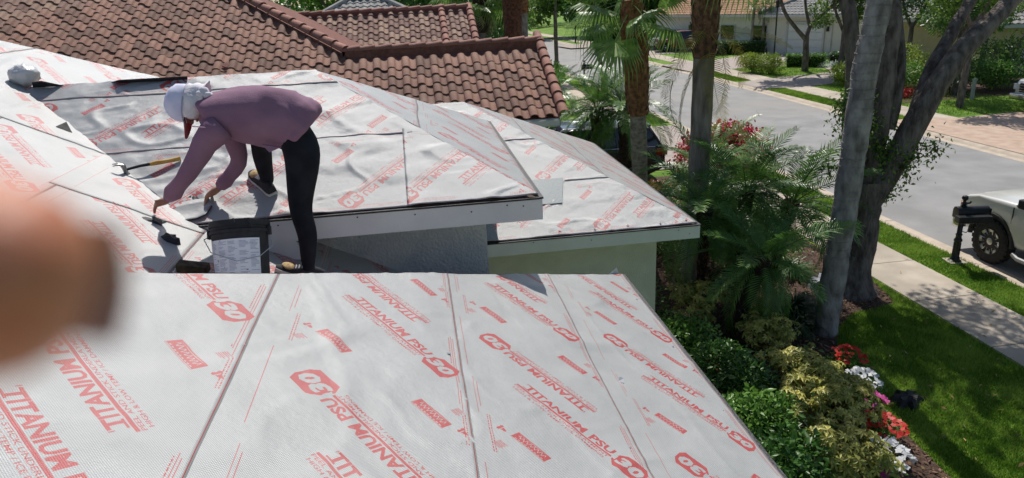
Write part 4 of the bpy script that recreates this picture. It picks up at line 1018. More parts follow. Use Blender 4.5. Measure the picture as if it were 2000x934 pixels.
mb = MB(); mb.box(24.42, 24.54, 28.3, 28.42, 0, .85); mb.box(24.40, 24.56, 28.28, 28.44, .85, .92)
tag(mb.build('utility_marker', pm('grey green plastic', (.30, .34, .30), (.36, .4, .36), 4, .6), bevel=.01), 'short grey utility marker post on the far lawn near the silver pickup', 'marker post')
# ================================================================ FAR HOUSES
hA = empty('garage_house', (28.75, 52.86, 0), math.atan2(-3.0, 1.45), 'cream house with a white two panel garage door across the street', 'house')
M_cream = pm('cream wall', (.76, .73, .66), (.80, .77, .70), 3, .9, .3, 40); M_yel = pm('yellow stucco', (.62, .50, .30), (.68, .56, .35), 3, .9, .3, 40)
M_gd = pm('garage door white', (.78, .78, .76), (.82, .82, .80), 3, .6)
def hpart(h, name, m, x0, x1, y0, y1, z0, z1, bev=0): mb = MB(); mb.box(x0, x1, y0, y1, z0, z1); return mb.build(name, m, h, bevel=bev)
hpart(hA, 'wall', M_cream, -14, 6.5, .12, 9, 0, 2.95)
for k in range(4):
    hpart(hA, 'garage_panel', M_gd, .15, 3.1, .05, .12, .02+.56*k, .55+.56*k, .012)
for (a, b, c, d) in ((0, .14, 0, 2.42), (3.11, 3.25, 0, 2.42), (0, 3.25, 2.27, 2.42)): hpart(hA, 'garage_trim', M_fascia, a, b, -.0, .11, c if d < 2.4 or c > 0 else 0, d)
for x in (3.75, 4.95): hpart(hA, 'downspout', M_fascia, x, x+.09, .02, .115, 0, 2.9)
hpart(hA, 'wall_lamp', M_black, 3.42, 3.55, -.05, .11, 1.75, 2.1)
for x in (-3.2, -6.4, -10): 
    w_ = hpart(hA, 'window', M_fascia, x, x+1.5, .02, .11, .9, 2.2); mb = MB(); mb.box(x+.08, x+1.42, .012, .018, .98, 2.12); mb.build('pane', M_glass, w_)
# roofs in house space
def lroof(h, name, m, x0, x1, y0, y1, ze, cw=.3, rise=None):
    yr = (y0+y1)/2; hgt = (y1-y0)/2*.5; vs = []; fs = []
    n = int((x1-x0)/(cw/4)); v = 0; L_ = (y1-y0)/2
    while v < L_-.05:
        v1 = min(v+.34, L_); b0 = len(vs); ins = v
        for i in range(n+1):
            a = x0+ins+(x1-x0-2*ins)*i/n; wv = .03*math.sin(2*PI*(a-x0)/cw)
            vs += [(a, y0+v, ze+v*.5+.05+wv), (a, y0+v1, ze+v1*.5+.015+wv), (a, y0+v, ze+v*.5+wv)]
        for i in range(n):
            q = b0+3*i; fs += [(q, q+3, q+4, q+1), (q+2, q+5, q+3, q)]
        v += .34
    link(name, mesh(name, vs, fs), h, m)
    mb = MB(); mb.add([(x0, y0, ze-.02), (x1, y0, ze-.02), (x1, y1, ze-.02), (x0, y1, ze-.02), (x0+L_, yr, ze+hgt-.02), (x1-L_, yr, ze+hgt-.02)], [(3, 2, 1, 0), (0, 1, 5, 4), (1, 2, 5), (2, 3, 4, 5), (3, 0, 4)]); mb.build('roof_deck', m, h)
    for a, b in (((x0, y0, ze), (x0+L_, yr, ze+hgt)), ((x1, y0, ze), (x1-L_, yr, ze+hgt)), ((x0+L_, yr, ze+hgt), (x1-L_, yr, ze+hgt))):
        mb = MB(); mb.tube([Vector(a)+Vector((0, 0, .08)), Vector(b)+Vector((0, 0, .08))], .11, 6); mb.build('hip_cap', m, h)
    mb = MB(); mb.box(x0+.02, x1-.02, y0-.03, y0+.02, ze-.2, ze-.01); mb.build('fascia', M_fascia, h)
lroof(hA, 'roof_slope', M_grey, -2.2, 7.3, -.65, 9.6, 2.98); lroof(hA, 'roof_slope', M_orange, -14.6, -1.8, -.5, 9.3, 2.99)
hB = empty('yellow_house', (31.2, 36.4, 0), R(-25), 'yellow stucco house at the right behind the oak limbs', 'house')
hpart(hB, 'wall', M_yel, .3, 14, .0, 10, 0, 2.6); hpart(hB, 'downspout', M_fascia, 2.2, 2.30, -.09, -.003, 0, 2.5)
w_ = hpart(hB, 'window', M_fascia, 3.4, 5.2, -.06, -.003, .8, 2.1); mb = MB(); mb.box(3.48, 5.12, -.068, -.062, .88, 2.02); mb.build('pane', M_glass, w_)
lroof(hB, 'roof_slope', M_grey, -.3, 14.6, -.7, 10.6, 2.62)
hC = empty('green_trim_house', (31.5, 41.5, 0), R(-70), 'cream house between the garage house and the yellow house', 'house')
hpart(hC, 'wall', M_yel, -3, 3.5, 0, 6, 0, 2.75); lroof(hC, 'roof_slope', M_grey, -3.5, 4, -.6, 6.4, 2.8)
# ================================================================ TREES, PALMS, PLANTS
random.seed(5)
def limb(t, pts, r0, r1, m=M_bark, name='limb', n=10, sub=5, wob=.03):
    P = [Vector(p) for p in pts]; out = []; rd = []; r0, r1 = (r0*.9, r1*.9) if m is M_bark else (r0, r1)
    for i in range(len(P)-1):
        a = P[max(i-1, 0)]; b = P[i]; c = P[i+1]; d = P[min(i+2, len(P)-1)]
        for k in range(sub):
            q = k/sub; out.append(.5*((2*b)+(c-a)*q+(2*a-5*b+4*c-d)*q*q+(3*b-a-3*c+d)*q**3)+Vector((random.gauss(0, wob*r0), random.gauss(0, wob*r0), 0)))
    out.append(P[-1]); N_ = len(out)
    rd = [(r0+(r1-r0)*i/(N_-1))*random.uniform(.95, 1.06) for i in range(N_)]
    mb = MB(); mb.tube(out, rd, n); o = mb.build(name, m, t, smooth=True, angle=80)
    me = o.data
    for v in me.vertices:   # knobbly bark
        v.co += v.normal*(.05*r0*float(vnoise(v.co.z*5+v.co.x*3, v.co.y*9, 4)))
    return o
def tree(base, label, trunk, limbs, lobes, nleaf, leaf, m, cat='tree', group=None, name='oak_tree', bark=M_bark, lr=(.3, .5), asp=.5, tr=(.25, .2), shell=.35):
    t = empty(name, base, 0, label, cat, group)
    limb(t, trunk, tr[0], tr[1], bark, 'trunk', 14)
    for (p, a, b) in limbs: limb(t, p, a, b, bark)
    cs = []; rs = []
    for (c, r, k) in lobes:
        a, b = sublobes(c, r, k, lr); cs += a; rs += b
    foliage('crown', t, cs, rs, nleaf, leaf, m, asp, shell, .8, .3)
    return t
def loc_(pts, b): return [(p[0]-b[0], p[1]-b[1], p[2]-b[2]) for p in pts]
B = (7.5, 10.8, 0)
oak = tree(B, 'big oak with dark forked limbs behind the smooth grey palm trunk', loc_([(7.48, 10.8, -.05), (7.52, 10.8, .25), (7.6, 10.8, .8), (7.62, 10.8, 1.5), (7.62, 10.8, 1.95)], B),
    [(loc_(p, B), a, b) for p, a, b in [
     ([(7.58, 10.8, 1.55), (8.06, 10.75, 2.48), (8.40, 10.7, 3.30), (8.93, 10.8, 4.05), (9.89, 11, 4.85), (11, 11.6, 5.6), (12.6, 12.4, 6.6)], .25, .12),
     ([(8.32, 10.8, 3.05), (8.62, 11.0, 3.75), (9.3, 11.4, 4.5), (10.2, 12, 5.5), (10.8, 13, 6.8)], .15, .08),
     ([(7.58, 10.85, 1.6), (7.74, 10.9, 2.86), (7.84, 11, 4.0), (7.9, 11.2, 5.0), (7.7, 12.2, 7.2)], .20, .10),
     ([(7.5, 10.9, 1.6), (7.27, 10.95, 2.9), (7.22, 11, 4.07), (7.1, 11.4, 5.3), (6.8, 12.8, 7.4)], .19, .09),
     ([(7.95, 10.9, 2.9), (8.15, 11.1, 3.9), (8.2, 11.5, 5.0), (8.6, 12.5, 7)], .11, .06)]],
    [((8.0-7.5, 13.4-10.8, 7.6), 1.8, 10), ((9.6-7.5, 12.6-10.8, 7.3), 1.9, 11), ((8.6-7.5, 15-10.8, 8.2), 2.1, 10), ((11.4-7.5, 14-10.8, 7.4), 1.8, 8), ((10.2-7.5, 11.5-10.8, 6.3), 1.0, 5)],
    6200, .15, M_leafo, tr=(.33, .25))
# flare of the trunk foot
mb = MB(); mb.tube([(-.02, 0, -.03), (-.01, 0, .12), (.0, 0, .35), (.05, 0, .7)], [.56, .42, .33, .25], 14); mb.build('root_flare', M_bark, oak, smooth=True)
# leafy sprigs on the bark
def sprig(parent, c, r, n, leaf=.075, m=M_leafo, twigs=6, b=B):
    c = np.array(c)-np.array(b); P = c+RNG.normal(0, 1, (n, 3))*np.array([r, r*.7, r])*.5
    Vx, F, v = leafcloud(P, leaf, .3, .5); tag(link('sprig', fast_mesh('sprig', Vx, F, False, v), parent, m), kind='stuff')
    mb = MB()
    for _ in range(twigs):
        e = c+RNG.normal(0, 1, 3)*r*.6; mb.tube([tuple(c-np.array([0, 0, r*.5])), tuple((c+e)/2), tuple(e)], [.008, .006, .003], 4)
    mb.build('twig', M_stem, parent)['kind'] = 'stuff'
for (px, py, yy, r, n) in ((1662, 232, 10.6, .30, 260), (1650, 205, 10.6, .2, 110), (1740, 330, 10.7, .36, 330), (1725, 290, 10.7, .25, 200), (1795, 292, 10.6, .30, 140), (1765, 318, 10.6, .25, 130), (1730, 375, 10.7, .22, 100), (1700, 250, 10.9, .3, 200), (1830, 288, 10.6, .16, 50), (1620, 330, 10.2, .18, 50), (1990, 78, 10.6, .18, 40), (1950, 95, 10.6, .15, 30)):
    sprig(oak, V(px, py, yy), r*1.1, int(n*1.3))
# smooth grey palm in front of the oak
t = empty('royal_palm', (6.18, 9.38, 0), 0, 'tall smooth grey palm trunk leaning right in front of the oak', 'palm tree')
limb(t, [(0, 0, -.03), (.01, 0, .5), (.06, 0, 1.31), (.13, 0, 2.9), (.17, 0, 4.2), (.26, 0, 5.1), (.4, .1, 7.6)], .185, .165, M_pbark, 'trunk', 18, 9, .006)
mb = MB()
for k in range(60):
    z = .1+k*.125+random.uniform(-.02, .02); x = float(np.interp(z, [0, .5, 1.31, 2.9, 4.2, 5.1, 7.6], [0, .01, .06, .13, .17, .26, .4]))
    mb.tube([(x+.180*math.cos(a), .180*math.sin(a), z+.006*math.sin(3*a+k)) for a in [2*PI*i/20 for i in range(21)]], .0045, 4, cap=False)
mb.build('leaf_scars', M_pbark, t)['kind'] = 'stuff'
crown(t, (.4, .1, 7.7), FRL, 16, 1.2, -.3, 1.0, seed=9)
# fan leaf
def fan_mesh(name, R_=.85, pet=1.0, seg=34, m=None, droop=.5):
    vs = []; fs = []; mi = []
    for k in range(5):
        q = k/4; p = Vector((pet*q, 0, -.22*pet*q*q)); r = .016*(1-.4*q); vs += [p+Vector((0, -r, 0)), p+Vector((0, r, 0)), p+Vector((0, 0, r))]
    for k in range(4):
        for j in range(3): fs.append((3*k+j, 3*k+(j+1) % 3, 3*k+3+(j+1) % 3, 3*k+3+j)); mi.append(0)
    c = Vector((pet, 0, -.22*pet))
    for i in range(seg):
        a = -2.35+4.7*i/(seg-1); w_ = 4.7/seg*.5; L1 = R_*.55; L2 = R_*(1.0-.25*(abs(a)/2.35))*random.uniform(.9, 1.08)
        def pt(ang, l, fl): 
            return c+Vector((math.cos(ang)*l, math.sin(ang)*l, .10*l*math.cos(2*ang)-droop*l*l*fl))
        z_ = .015 if i % 2 else -.015; n0 = len(vs)
        vs += [c, pt(a-w_, L1, .35)+Vector((0, 0, -z_)), pt(a+w_, L1, .35)+Vector((0, 0, z_)), pt(a-w_*.28, L2*.86, .75), pt(a+w_*.28, L2*.86, .75), pt(a, L2, 1.15)+Vector((0, 0, -.06*random.random()))]
        fs += [(n0, n0+1, n0+2), (n0+1, n0+3, n0+4, n0+2), (n0+3, n0+5, n0+4)]; mi += [0]*3
    me = mesh(name, vs, fs); me.materials.append(m or M_fan); return me
FANS = [fan_mesh('fan_leaf', .85, 1.0, 34, None, d) for d in (.35, .6, .95)]; FAND = fan_mesh('dead_fan_leaf', .7, .9, 26, M_dead, 1.4)
def fan_palm(base, top, r0, r1, label, n=26, boots=(.55, 1), group=None, dead=4, seed=3, sc=1.0, bootm=M_boot, lower=M_pbark, name='cabbage_palm', bsize=1.0, gap=None):
    base = Vector(base); top = Vector(top)-base; t = empty(name, base, 0, label, 'palm tree', group)
    mid = top*.5+Vector((.08, 0, 0))
    f = lambda k: 2*k*(1-k)*mid+k*k*top
    zb = boots[0]
    mb = MB(); N_ = 14; mb.tube([f(zb*i/N_) for i in range(N_+1)], [r0*(1+.25*max(0, 1-i/2)) * random.uniform(.97, 1.03) for i in range(N_+1)], 14); mb.build('trunk', lower, t, smooth=True)
    mb = MB(); mb.tube([f(zb+(1.0-zb)*i/8) for i in range(9)], [r0*1.02]+[r1*(.82+.25*math.sin(PI*i/8)) for i in range(1, 9)], 12); mb.build('upper_trunk', bootm, t, smooth=True)
    bm_ = MB(); rr = random.Random(seed); L_ = top.length*(1-zb)
    for i in range(int(L_*48*bsize)):
        k = zb+(1-zb)*i/(L_*48*bsize); p = f(k); a = i*2.399; d = Vector((math.cos(a), math.sin(a), 0)); r = r1*(.80+.25*math.sin(PI*(k-zb)/(1-zb))); tg = Vector((-d.y, d.x, 0))
        l = .13+.06*rr.random(); q = p+d*r*.9
        w_ = .055; o_ = d*(.035+.035*rr.random())
        bm_.add([q-tg*w_, q+tg*w_, q+tg*w_*.45+o_+Vector((0, 0, l)), q-tg*w_*.45+o_+Vector((0, 0, l)), q-tg*w_*.8+d*.02, q+tg*w_*.8+d*.02], [(0, 1, 2, 3), (4, 5, 2, 3)])
    bm_.build('leaf_base', bootm, t)['kind'] = 'stuff'
    rr = random.Random(seed+50)
    for i in range(n):
        k = i/(n-1); az = i*2.39996+rr.uniform(-.2, .2); el = 1.2-1.75*k+rr.uniform(-.15, .15)
        if gap is not None and k > .3 and math.cos(az-gap) > .62: continue
        o = link('fan_leaf', FANS[min(2, int(k*3))], t); orient(o, top+Vector((0, 0, .1-.25*k)), az, el, rr.uniform(-.5, .5), sc*rr.uniform(.8, 1.1))
    for i in range(dead):
        o = link('dead_fan_leaf', FAND, t); orient(o, top-Vector((0, 0, .2)), rr.uniform(0, 6.28), -1.2, 0, sc*rr.uniform(.7, .95))
    return t
M_tan = pm('tan palm trunk', (.19, .155, .13), (.42, .355, .30), 11, .95, 1.5, 45, detail=9, stretch=(1, 1, 1.6))
pa = fan_palm((4.62, 14.0, 0), (4.36, 14.0, 5.15), .165, .25, 'fan palm with brown booted trunk rising beside the dark SUV', 22, (.56, 1), seed=3, dead=0, sc=.88, lower=M_tan, gap=.15)
# dead frond hanging between the two palms
o = link('dead_frond', FRD, pa); orient(o, Vector((.55, -.2, 3.55)), R(205), -1.15, .3, 1.0)
pb = fan_palm((4.95, 11.9, 0), (5.02, 12.0, 6.3), .185, .23, 'palm trunk with hanging dead fronds left of the red flowering bush', 9, (.66, 1), seed=8, dead=0, bootm=pm('dark palm boots', (.075, .04, .025), (.25, .13, .075), 12, .9, 2, 30, detail=8), lower=pm('fibrous brown grey trunk', (.13, .108, .092), (.33, .285, .25), 9, .9, 1.5, 40, detail=9, stretch=(1, 1, .2)))
for i, (az, z, sc_, x, y) in enumerate(((R(250), 3.0, .62, .05, -.2), (R(290), 2.9, .55, .14, -.16), (R(210), 3.1, .6, -.1, -.16), (R(330), 2.6, .45, .17, -.08), (R(185), 2.6, .5, -.17, -.05))):
    o = link('dead_frond', FRD, pb); orient(o, Vector((x, y, z)), az, -1.42, 0, sc_)
for i, (az, el, z) in enumerate(((R(-20), .15, 4.55), (R(15), -.35, 4.75), (R(200), -.5, 4.7), (R(-50), -.75, 4.6), (R(160), -.9, 4.3), (R(-100), -.95, 4.4))):
    o = link('frond', FRY[i % 2], pb); orient(o, Vector((.08, -.1, z)), az, el, random.uniform(-.4, .4), .72)
# pygmy date palms in the front bed
feather_palm((4.62, 10.75, 0), (4.64, 10.75, 1.78), .075, .10, 'pygmy date palm with thin dark trunk nearest the roof corner', 26, 1.0, seed=11, group='pygmy date palms in the front bed')
feather_palm((4.46, 9.35, 0), (5.08, 9.45, 1.38), .075, .12, 'pygmy date palm with stubby brown trunk leaning over the yellow green bush', 22, .95, seed=12, group='pygmy date palms in the front bed', el1=-.7)
feather_palm((5.4, 11.1, 0), (5.50, 11.0, 2.02), .07, .10, 'pygmy date palm in the middle of the clump, tallest crown', 28, 1.08, seed=13, group='pygmy date palms in the front bed')
feather_palm((6.1, 11.2, 0), (6.22, 10.8, 1.78), .07, .10, 'pygmy date palm whose fronds cross the smooth grey trunk', 27, 1.12, seed=14, group='pygmy date palms in the front bed')
feather_palm((5.5, 12.9, 0), (5.5, 12.9, 1.9), .07, .10, 'pygmy date palm at the back of the clump below the red bush', 22, 1.0, seed=15, group='pygmy date palms in the front bed')
# palms beside the SUV
feather_palm((4.15, 16.2, 0), (4.22, 16.2, 2.75), .10, .12, 'left of the two feathery palms in front of the dark SUV', 26, 1.0, seed=21, group='feathery palms in front of the SUV', el1=-.3)
feather_palm((4.72, 15.7, 0), (4.72, 15.7, 2.8), .10, .12, 'right of the two feathery palms in front of the dark SUV', 26, 1.05, seed=22, group='feathery palms in front of the SUV', el1=-.3)
# shrubs of the near bed
def whorls(name, parent, cs, rs, n, leaf, m, petals=7, shell=.6, zmin=.06, w_=.36):
    P, idx, d = blobs_pts(cs, rs, n, shell, .85); k = (P[:, 2] > zmin) & (d[:, 2] > -.45); P = P[k]; d = d[k]; idx = idx[k]; n = len(P)
    ax = d*.7+np.array([0, -.15, .8]); ax /= np.linalg.norm(ax, axis=1)[:, None]
    u = np.cross(ax, RNG.normal(0, 1, (n, 3))); u /= np.linalg.norm(u, axis=1)[:, None]; v = np.cross(ax, u)
    VV = []; FF = []; C = []; s = leaf*RNG.uniform(.7, 1.25, n)[:, None]; tone = np.clip(RNG.beta(2, 2, n)*.7+.25*RNG.random(len(cs))[idx], 0, 1)
    for j in range(petals):
        a = 2*PI*j/petals+RNG.uniform(-.2, .2, n); dr = u*np.cos(a)[:, None]+v*np.sin(a)[:, None]; tg = -u*np.sin(a)[:, None]+v*np.cos(a)[:, None]
        e = dr*s-ax*s*RNG.uniform(.05, .5, n)[:, None]; md = dr*s*.5+ax*s*.08
        q = np.stack([P, P+md+tg*s*w_*.5, P+e, P+md-tg*s*w_*.5], 1).reshape(-1, 3); b = len(VV)*4*n
        VV.append(q); i = np.arange(n)*4+b; FF += [np.stack([i, i+1, i+2], 1), np.stack([i, i+2, i+3], 1)]; C.append(np.repeat(np.clip(tone+RNG.normal(0, .1, n), 0, 1), 4))
    return link(name, fast_mesh(name, np.concatenate(VV), np.concatenate(FF), False, np.concatenate(C)), parent, m)
def vbush(x, y, r, h, label, n, group='variegated bushes along the front bed', m=None, leaf=.085, petals=7, lob=13):
    t = empty('variegated_bush', (x, y, 0), 0, label, 'bush', group); cs = []; rs = []
    for _ in range(lob):
        a = random.uniform(0, 2*PI); q = r*math.sqrt(random.random())*.8; z = h*random.uniform(.3, .78); cs.append((q*math.cos(a), q*math.sin(a), z)); rs.append(random.uniform(.2, .34)*h/.9)
    whorls('foliage', t, cs, rs, n, leaf, m or M_leafv, petals)
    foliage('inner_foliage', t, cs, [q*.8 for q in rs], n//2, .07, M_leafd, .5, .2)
    mb = MB()
    for c in cs:
        mb.tube([(c[0]*.2, c[1]*.2, 0), (c[0]*.7+.05, c[1]*.7, c[2]*.5), (c[0], c[1], c[2]+.1)], [.016, .011, .006], 5)
        mb.tube([(c[0]*.7, c[1]*.7, c[2]*.5), (c[0]+random.uniform(-.3, .3), c[1]+random.uniform(-.3, .3), c[2]+.15)], [.009, .005], 4)
    mb.build('stem', M_dead, t); return t
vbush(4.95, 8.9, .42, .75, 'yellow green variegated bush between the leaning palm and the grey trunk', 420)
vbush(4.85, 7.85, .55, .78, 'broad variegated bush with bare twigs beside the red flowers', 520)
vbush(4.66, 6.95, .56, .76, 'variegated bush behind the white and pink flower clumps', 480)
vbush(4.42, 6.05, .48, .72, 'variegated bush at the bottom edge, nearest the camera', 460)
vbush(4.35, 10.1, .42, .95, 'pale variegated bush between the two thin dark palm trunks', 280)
def gbush(x, y, r, h, label, n=2600, leaf=.075, m=None, fl=None, group=None):
    return shrub(x, y, r, h, label, 'bush', m or M_leafg, leaf, n, group, 0, 11, fl, 'green_bush', .55, .6)
gbush(3.65, 9.0, .6, .75, 'glossy green bush below the corner of the house wall', 2400, .07, fl=(M_red, 5, .05))
gbush(3.8, 7.9, .62, .80, 'dark green bush with one red bloom by the roof edge', 2600, .08, M_leafd, fl=(M_red, 14, .05))
gbush(3.65, 6.9, .5, .75, 'bright leaved bush beside the middle of the roof edge', 2500, .085)
gbush(3.55, 5.9, .5, .8, 'dark bush at the foot of the roof edge near the bottom', 2200, .08, M_leafd)
gbush(3.3, 10.6, .5, .7, 'low green bush at the base of the house wall', 1700, .07)
for i, (x, y, r, h, lab) in enumerate(((5.0, 13.6, .7, 1.1, 'leafy shrub behind the trunk with hanging dead fronds'), (5.9, 12.2, .7, .95, 'small leaved shrub under the date palm crowns'), (6.7, 12.4, .6, .9, 'small leaved shrub left of the oak foot'), (6.2, 13.6, .8, 1.2, 'rounded shrub at the back of the front bed'), (7.2, 14.2, .6, 1.0, 'shrub beside the sidewalk behind the oak'), (5.2, 15.0, .6, .9, 'low shrub at the end of the driveway'), (6.6, 16.0, .8, 1.2, 'shrub between the driveway and the red bush'))):
    gbush(x, y, r, h, lab, 2300, .06, (M_leafg, M_leafd)[i % 2])
gbush(6.1, 17.2, .35, .6, 'small orange tinged croton by the driveway', 500, .09, pm('orange croton leaf', (.08, .10, .02), (.50, .16, .03), 5, .5, var=True, trans=.2))
# strap leaved clump
def strap(x, y, label, n=150, L_=.5, m=None, name='strap_leaf_plant', sp=1.0):
    t = empty(name, (x, y, 0), 0, label, 'plant'); vs = []; fs = []
    for i in range(n):
        a = random.uniform(0, 2*PI); el = random.uniform(.5, 1.4); l = L_*random.uniform(.7, 1.1); d = Vector((math.cos(a)*sp, math.sin(a)*sp, 0)); tg = Vector((-d.y, d.x, 0))*.010
        b = d*random.uniform(0, .12); p1 = b+d*l*.4*math.cos(el)+Vector((0, 0, l*.5*math.sin(el))); p2 = b+d*l*.8*math.cos(el*.8)+Vector((0, 0, l*.62*math.sin(el)-.02)); p3 = b+d*l*1.05+Vector((0, 0, l*.45*math.sin(el)-.10)); n0 = len(vs)
        vs += [b-tg, b+tg, p1+tg, p1-tg, p2+tg*.8, p2-tg*.8, p3]; fs += [(n0, n0+1, n0+2, n0+3), (n0+3, n0+2, n0+4, n0+5), (n0+5, n0+4, n0+6)]
    link('foliage', mesh('foliage', vs, fs), t, m or M_leafd); return t
strap(6.02, 10.05, 'dark strap leaved clump left of the smooth grey trunk', 260, .62)
strap(5.75, 9.55, 'smaller strap leaved clump near the leaning date palm', 140, .45)
strap(6.85, 11.7, 'upright grassy clump behind the oak foot', 130, .55, M_leafg)
# flower clumps
def impatiens(x, y, r, label, m, n=90, pet=.045):
    t = empty('flower_clump', (x, y, 0), 0, label, 'flowers', 'bedding flowers along the lawn edge')
    cs = [(random.uniform(-.5, .5)*r, random.uniform(-.5, .5)*r, .10) for _ in range(7)]
    foliage('foliage', t, cs, [r*.55]*7, 700, .05, M_leafg, .55, .6, .55, .02)
    vs = []; fs = []
    for i in range(n):
        a = random.uniform(0, 2*PI); q = r*math.sqrt(random.random()); c = Vector((q*math.cos(a), q*math.sin(a), .17+.14*(1-(q/r)**2)+random.uniform(-.02, .03)+.02))
        nz = Vector((random.gauss(0, .35), random.gauss(-.2, .35), 1)).normalized(); u = nz.orthogonal().normalized(); v = nz.cross(u); a0 = random.random()*6
        for k in range(5):
            b = a0+2*PI*k/5; n0 = len(vs); s = pet*random.uniform(.4, .6)
            dd = u*math.cos(b)+v*math.sin(b); tt = -u*math.sin(b)+v*math.cos(b); vs += [c, c+dd*s*.6-tt*s*.42, c+dd*s*1.05, c+dd*s*.6+tt*s*.42]; fs.append((n0, n0+1, n0+2, n0+3))
    tag(link('petals', mesh('petals', vs, fs), t, m), kind='stuff'); return t
for (px, py, r, m, lab, n, s_) in ((1655, 702, .26, M_red, 'red flower clump farthest along the bed edge', 80, .06), (1682, 748, .25, M_white, 'white flower clump between red and magenta clumps', 80, .07), (1702, 792, .19, M_pink, 'small magenta flower clump in the row by the lawn', 45, .07), (1716, 838, .30, M_red, 'larger red flower clump near the bottom of the bed', 95, .07), (1722, 895, .32, M_white, 'large white flower clump at the bottom of the bed', 90, .085), (1706, 936, .18, M_pink, 'magenta flowers cut by the bottom edge', 30, .06)):
    p = G(px, py, .15); impatiens(p.x, p.y, r, lab, m, n, s_)
p = G(1450, 803, .3); t = shrub(p.x-.1, p.y, .16, .45, 'single red bloom on a stalk by the roof edge', 'flower', M_leafd, .06, 120, None, 0, 3, (M_red, 60, .035), 'red_bloom')
# bougainvillea
t = shrub(8.25, 18.1, .88, 1.85, 'crimson flowering bougainvillea bush by the street edge', 'bush', M_leafg, .085, 5000, None, 0, 14, (M_crim, 6500, .09), 'bougainvillea', .6, .7, 1.0, .8)
# ---- far side planting
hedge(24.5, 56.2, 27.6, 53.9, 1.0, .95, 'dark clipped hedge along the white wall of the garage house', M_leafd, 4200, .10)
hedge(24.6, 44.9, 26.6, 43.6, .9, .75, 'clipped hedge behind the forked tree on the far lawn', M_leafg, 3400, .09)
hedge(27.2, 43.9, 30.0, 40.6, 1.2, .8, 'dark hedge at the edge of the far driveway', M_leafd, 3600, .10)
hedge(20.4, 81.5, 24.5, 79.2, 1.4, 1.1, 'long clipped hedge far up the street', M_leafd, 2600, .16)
for (x, y, lab) in ((21.35, 42.9, 'rear of two yellow green clipped balls on the far lawn'), (21.85, 41.7, 'front of two yellow green clipped balls on the far lawn')):
    shrub(x, y, .75, 1.25, lab, 'shrub', M_leafy, .09, 3200, 'clipped yellow green shrubs', 0, 9, None, 'ball_shrub', .6, .8)
strap(25.9, 41.4, 'blue green spiky agave clump on the far lawn', 200, 1.0, pm('blue green leaf', (.10, .16, .12), (.20, .28, .22), 5, .5), 'agave')
shrub(27.3, 41.0, .8, .9, 'yellow green low shrub beside the agave', 'shrub', M_leafy, .1, 1500)
strap(24.3, 55.3, 'dark spiky plant by the white wall', 160, 1.5, M_leafd, 'cordyline', .7)
for i, (x, y, r, h, m, lab) in enumerate(((23.2, 31.5, 1.0, 1.5, M_leafg, 'light green shrub on the far side behind the oak limbs'), (25.2, 30.6, 1.1, 1.7, M_leafd, 'dark shrub near the utility marker'), (27.2, 30.3, 1.2, 1.5, M_leafg, 'grassy looking shrub left of the yellow wall'), (29.5, 29.8, 1.3, 1.6, M_leafd, 'dark green shrub below the yellow wall'), (31.6, 29.0, 1.3, 1.7, M_leafg, 'shrub beside the silver pickup'), (23.0, 35.0, .9, 1.3, M_leafy, 'variegated shrub beyond the far sidewalk'), (24.6, 33.2, 1.2, 2.3, M_leafy, 'tall light leaved shrub between the oak limbs'), (30.2, 33.4, 1.2, 2.2, M_leafd, 'tall dark shrub in front of the yellow house'), (33.5, 31.5, 1.5, 2.0, M_leafd, 'dark shrub at the right edge behind the pickup'))):
    shrub(x, y, r, h, lab, 'shrub', m, .13, 2400)
shrub(22.5, 30.0, .45, .45, 'red foliage patch on the far side of the street', 'plant', pm('red bedding leaf', (.25, .02, .02), (.6, .08, .06), 5, .6, var=True, trans=.2), .09, 700)
# forked tree on the far lawn
B2 = (24.15, 41.7, 0)
tree(B2, 'forked tree with bare lower limbs in front of the white garage', [(0, 0, 0), (-.05, 0, 1), (-.1, 0, 2.0)], [([(-.1, 0, 1.9), (-.8, 0, 2.6), (-1.7, 0, 3.7), (-2.2, .2, 5.5)], .16, .09), ([(-.1, 0, 1.9), (.1, 0, 2.7), (1.0, 0, 3.5), (2.0, .1, 4.3), (3, .3, 5.6)], .15, .08), ([(.1, 0, 2.6), (-.2, .1, 3.6), (-.4, .3, 5.2)], .12, .07), ([(1.0, 0, 3.4), (1.2, .2, 4.4), (1.3, .2, 6)], .08, .05)],
     [((-2.2, 1, 6.6), 2.0, 10), ((1.5, .5, 6.8), 2.1, 10), ((-4.0, -.5, 6.4), 1.5, 6), ((0, 1, 8), 2, 8)], 9000, .22, M_leafo, tr=(.24, .17))
# street trees on this side
tree((9.9, 36, 0), 'V shaped small tree behind the feathery palms', [(0, 0, 0), (-.1, 0, .7), (-.1, 0, 1.3)], [([(-.1, 0, 1.2), (-.5, 0, 2.6), (-.6, 0, 4.2), (-.7, .2, 6)], .14, .07), ([(-.1, 0, 1.2), (.5, 0, 2.2), (.9, 0, 3.4), (1.3, 0, 5.5)], .12, .06)], [((0, 0, 6.2), 2.0, 10), ((-1.2, .5, 4.9), .9, 5)], 4200, .18, M_leafo, tr=(.2, .17), name='street_tree')
tree((9.3, 46, 0), 'thin straight trunk beside the gable end of the tiled roof', [(0, 0, 0), (.02, 0, 1.5), (.0, 0, 4.2)], [([(0, 0, 4), (.1, 0, 5.5)], .1, .06)], [((0, 0, 6), 1.6, 8)], 2600, .2, M_leafo, tr=(.17, .13), name='street_tree')
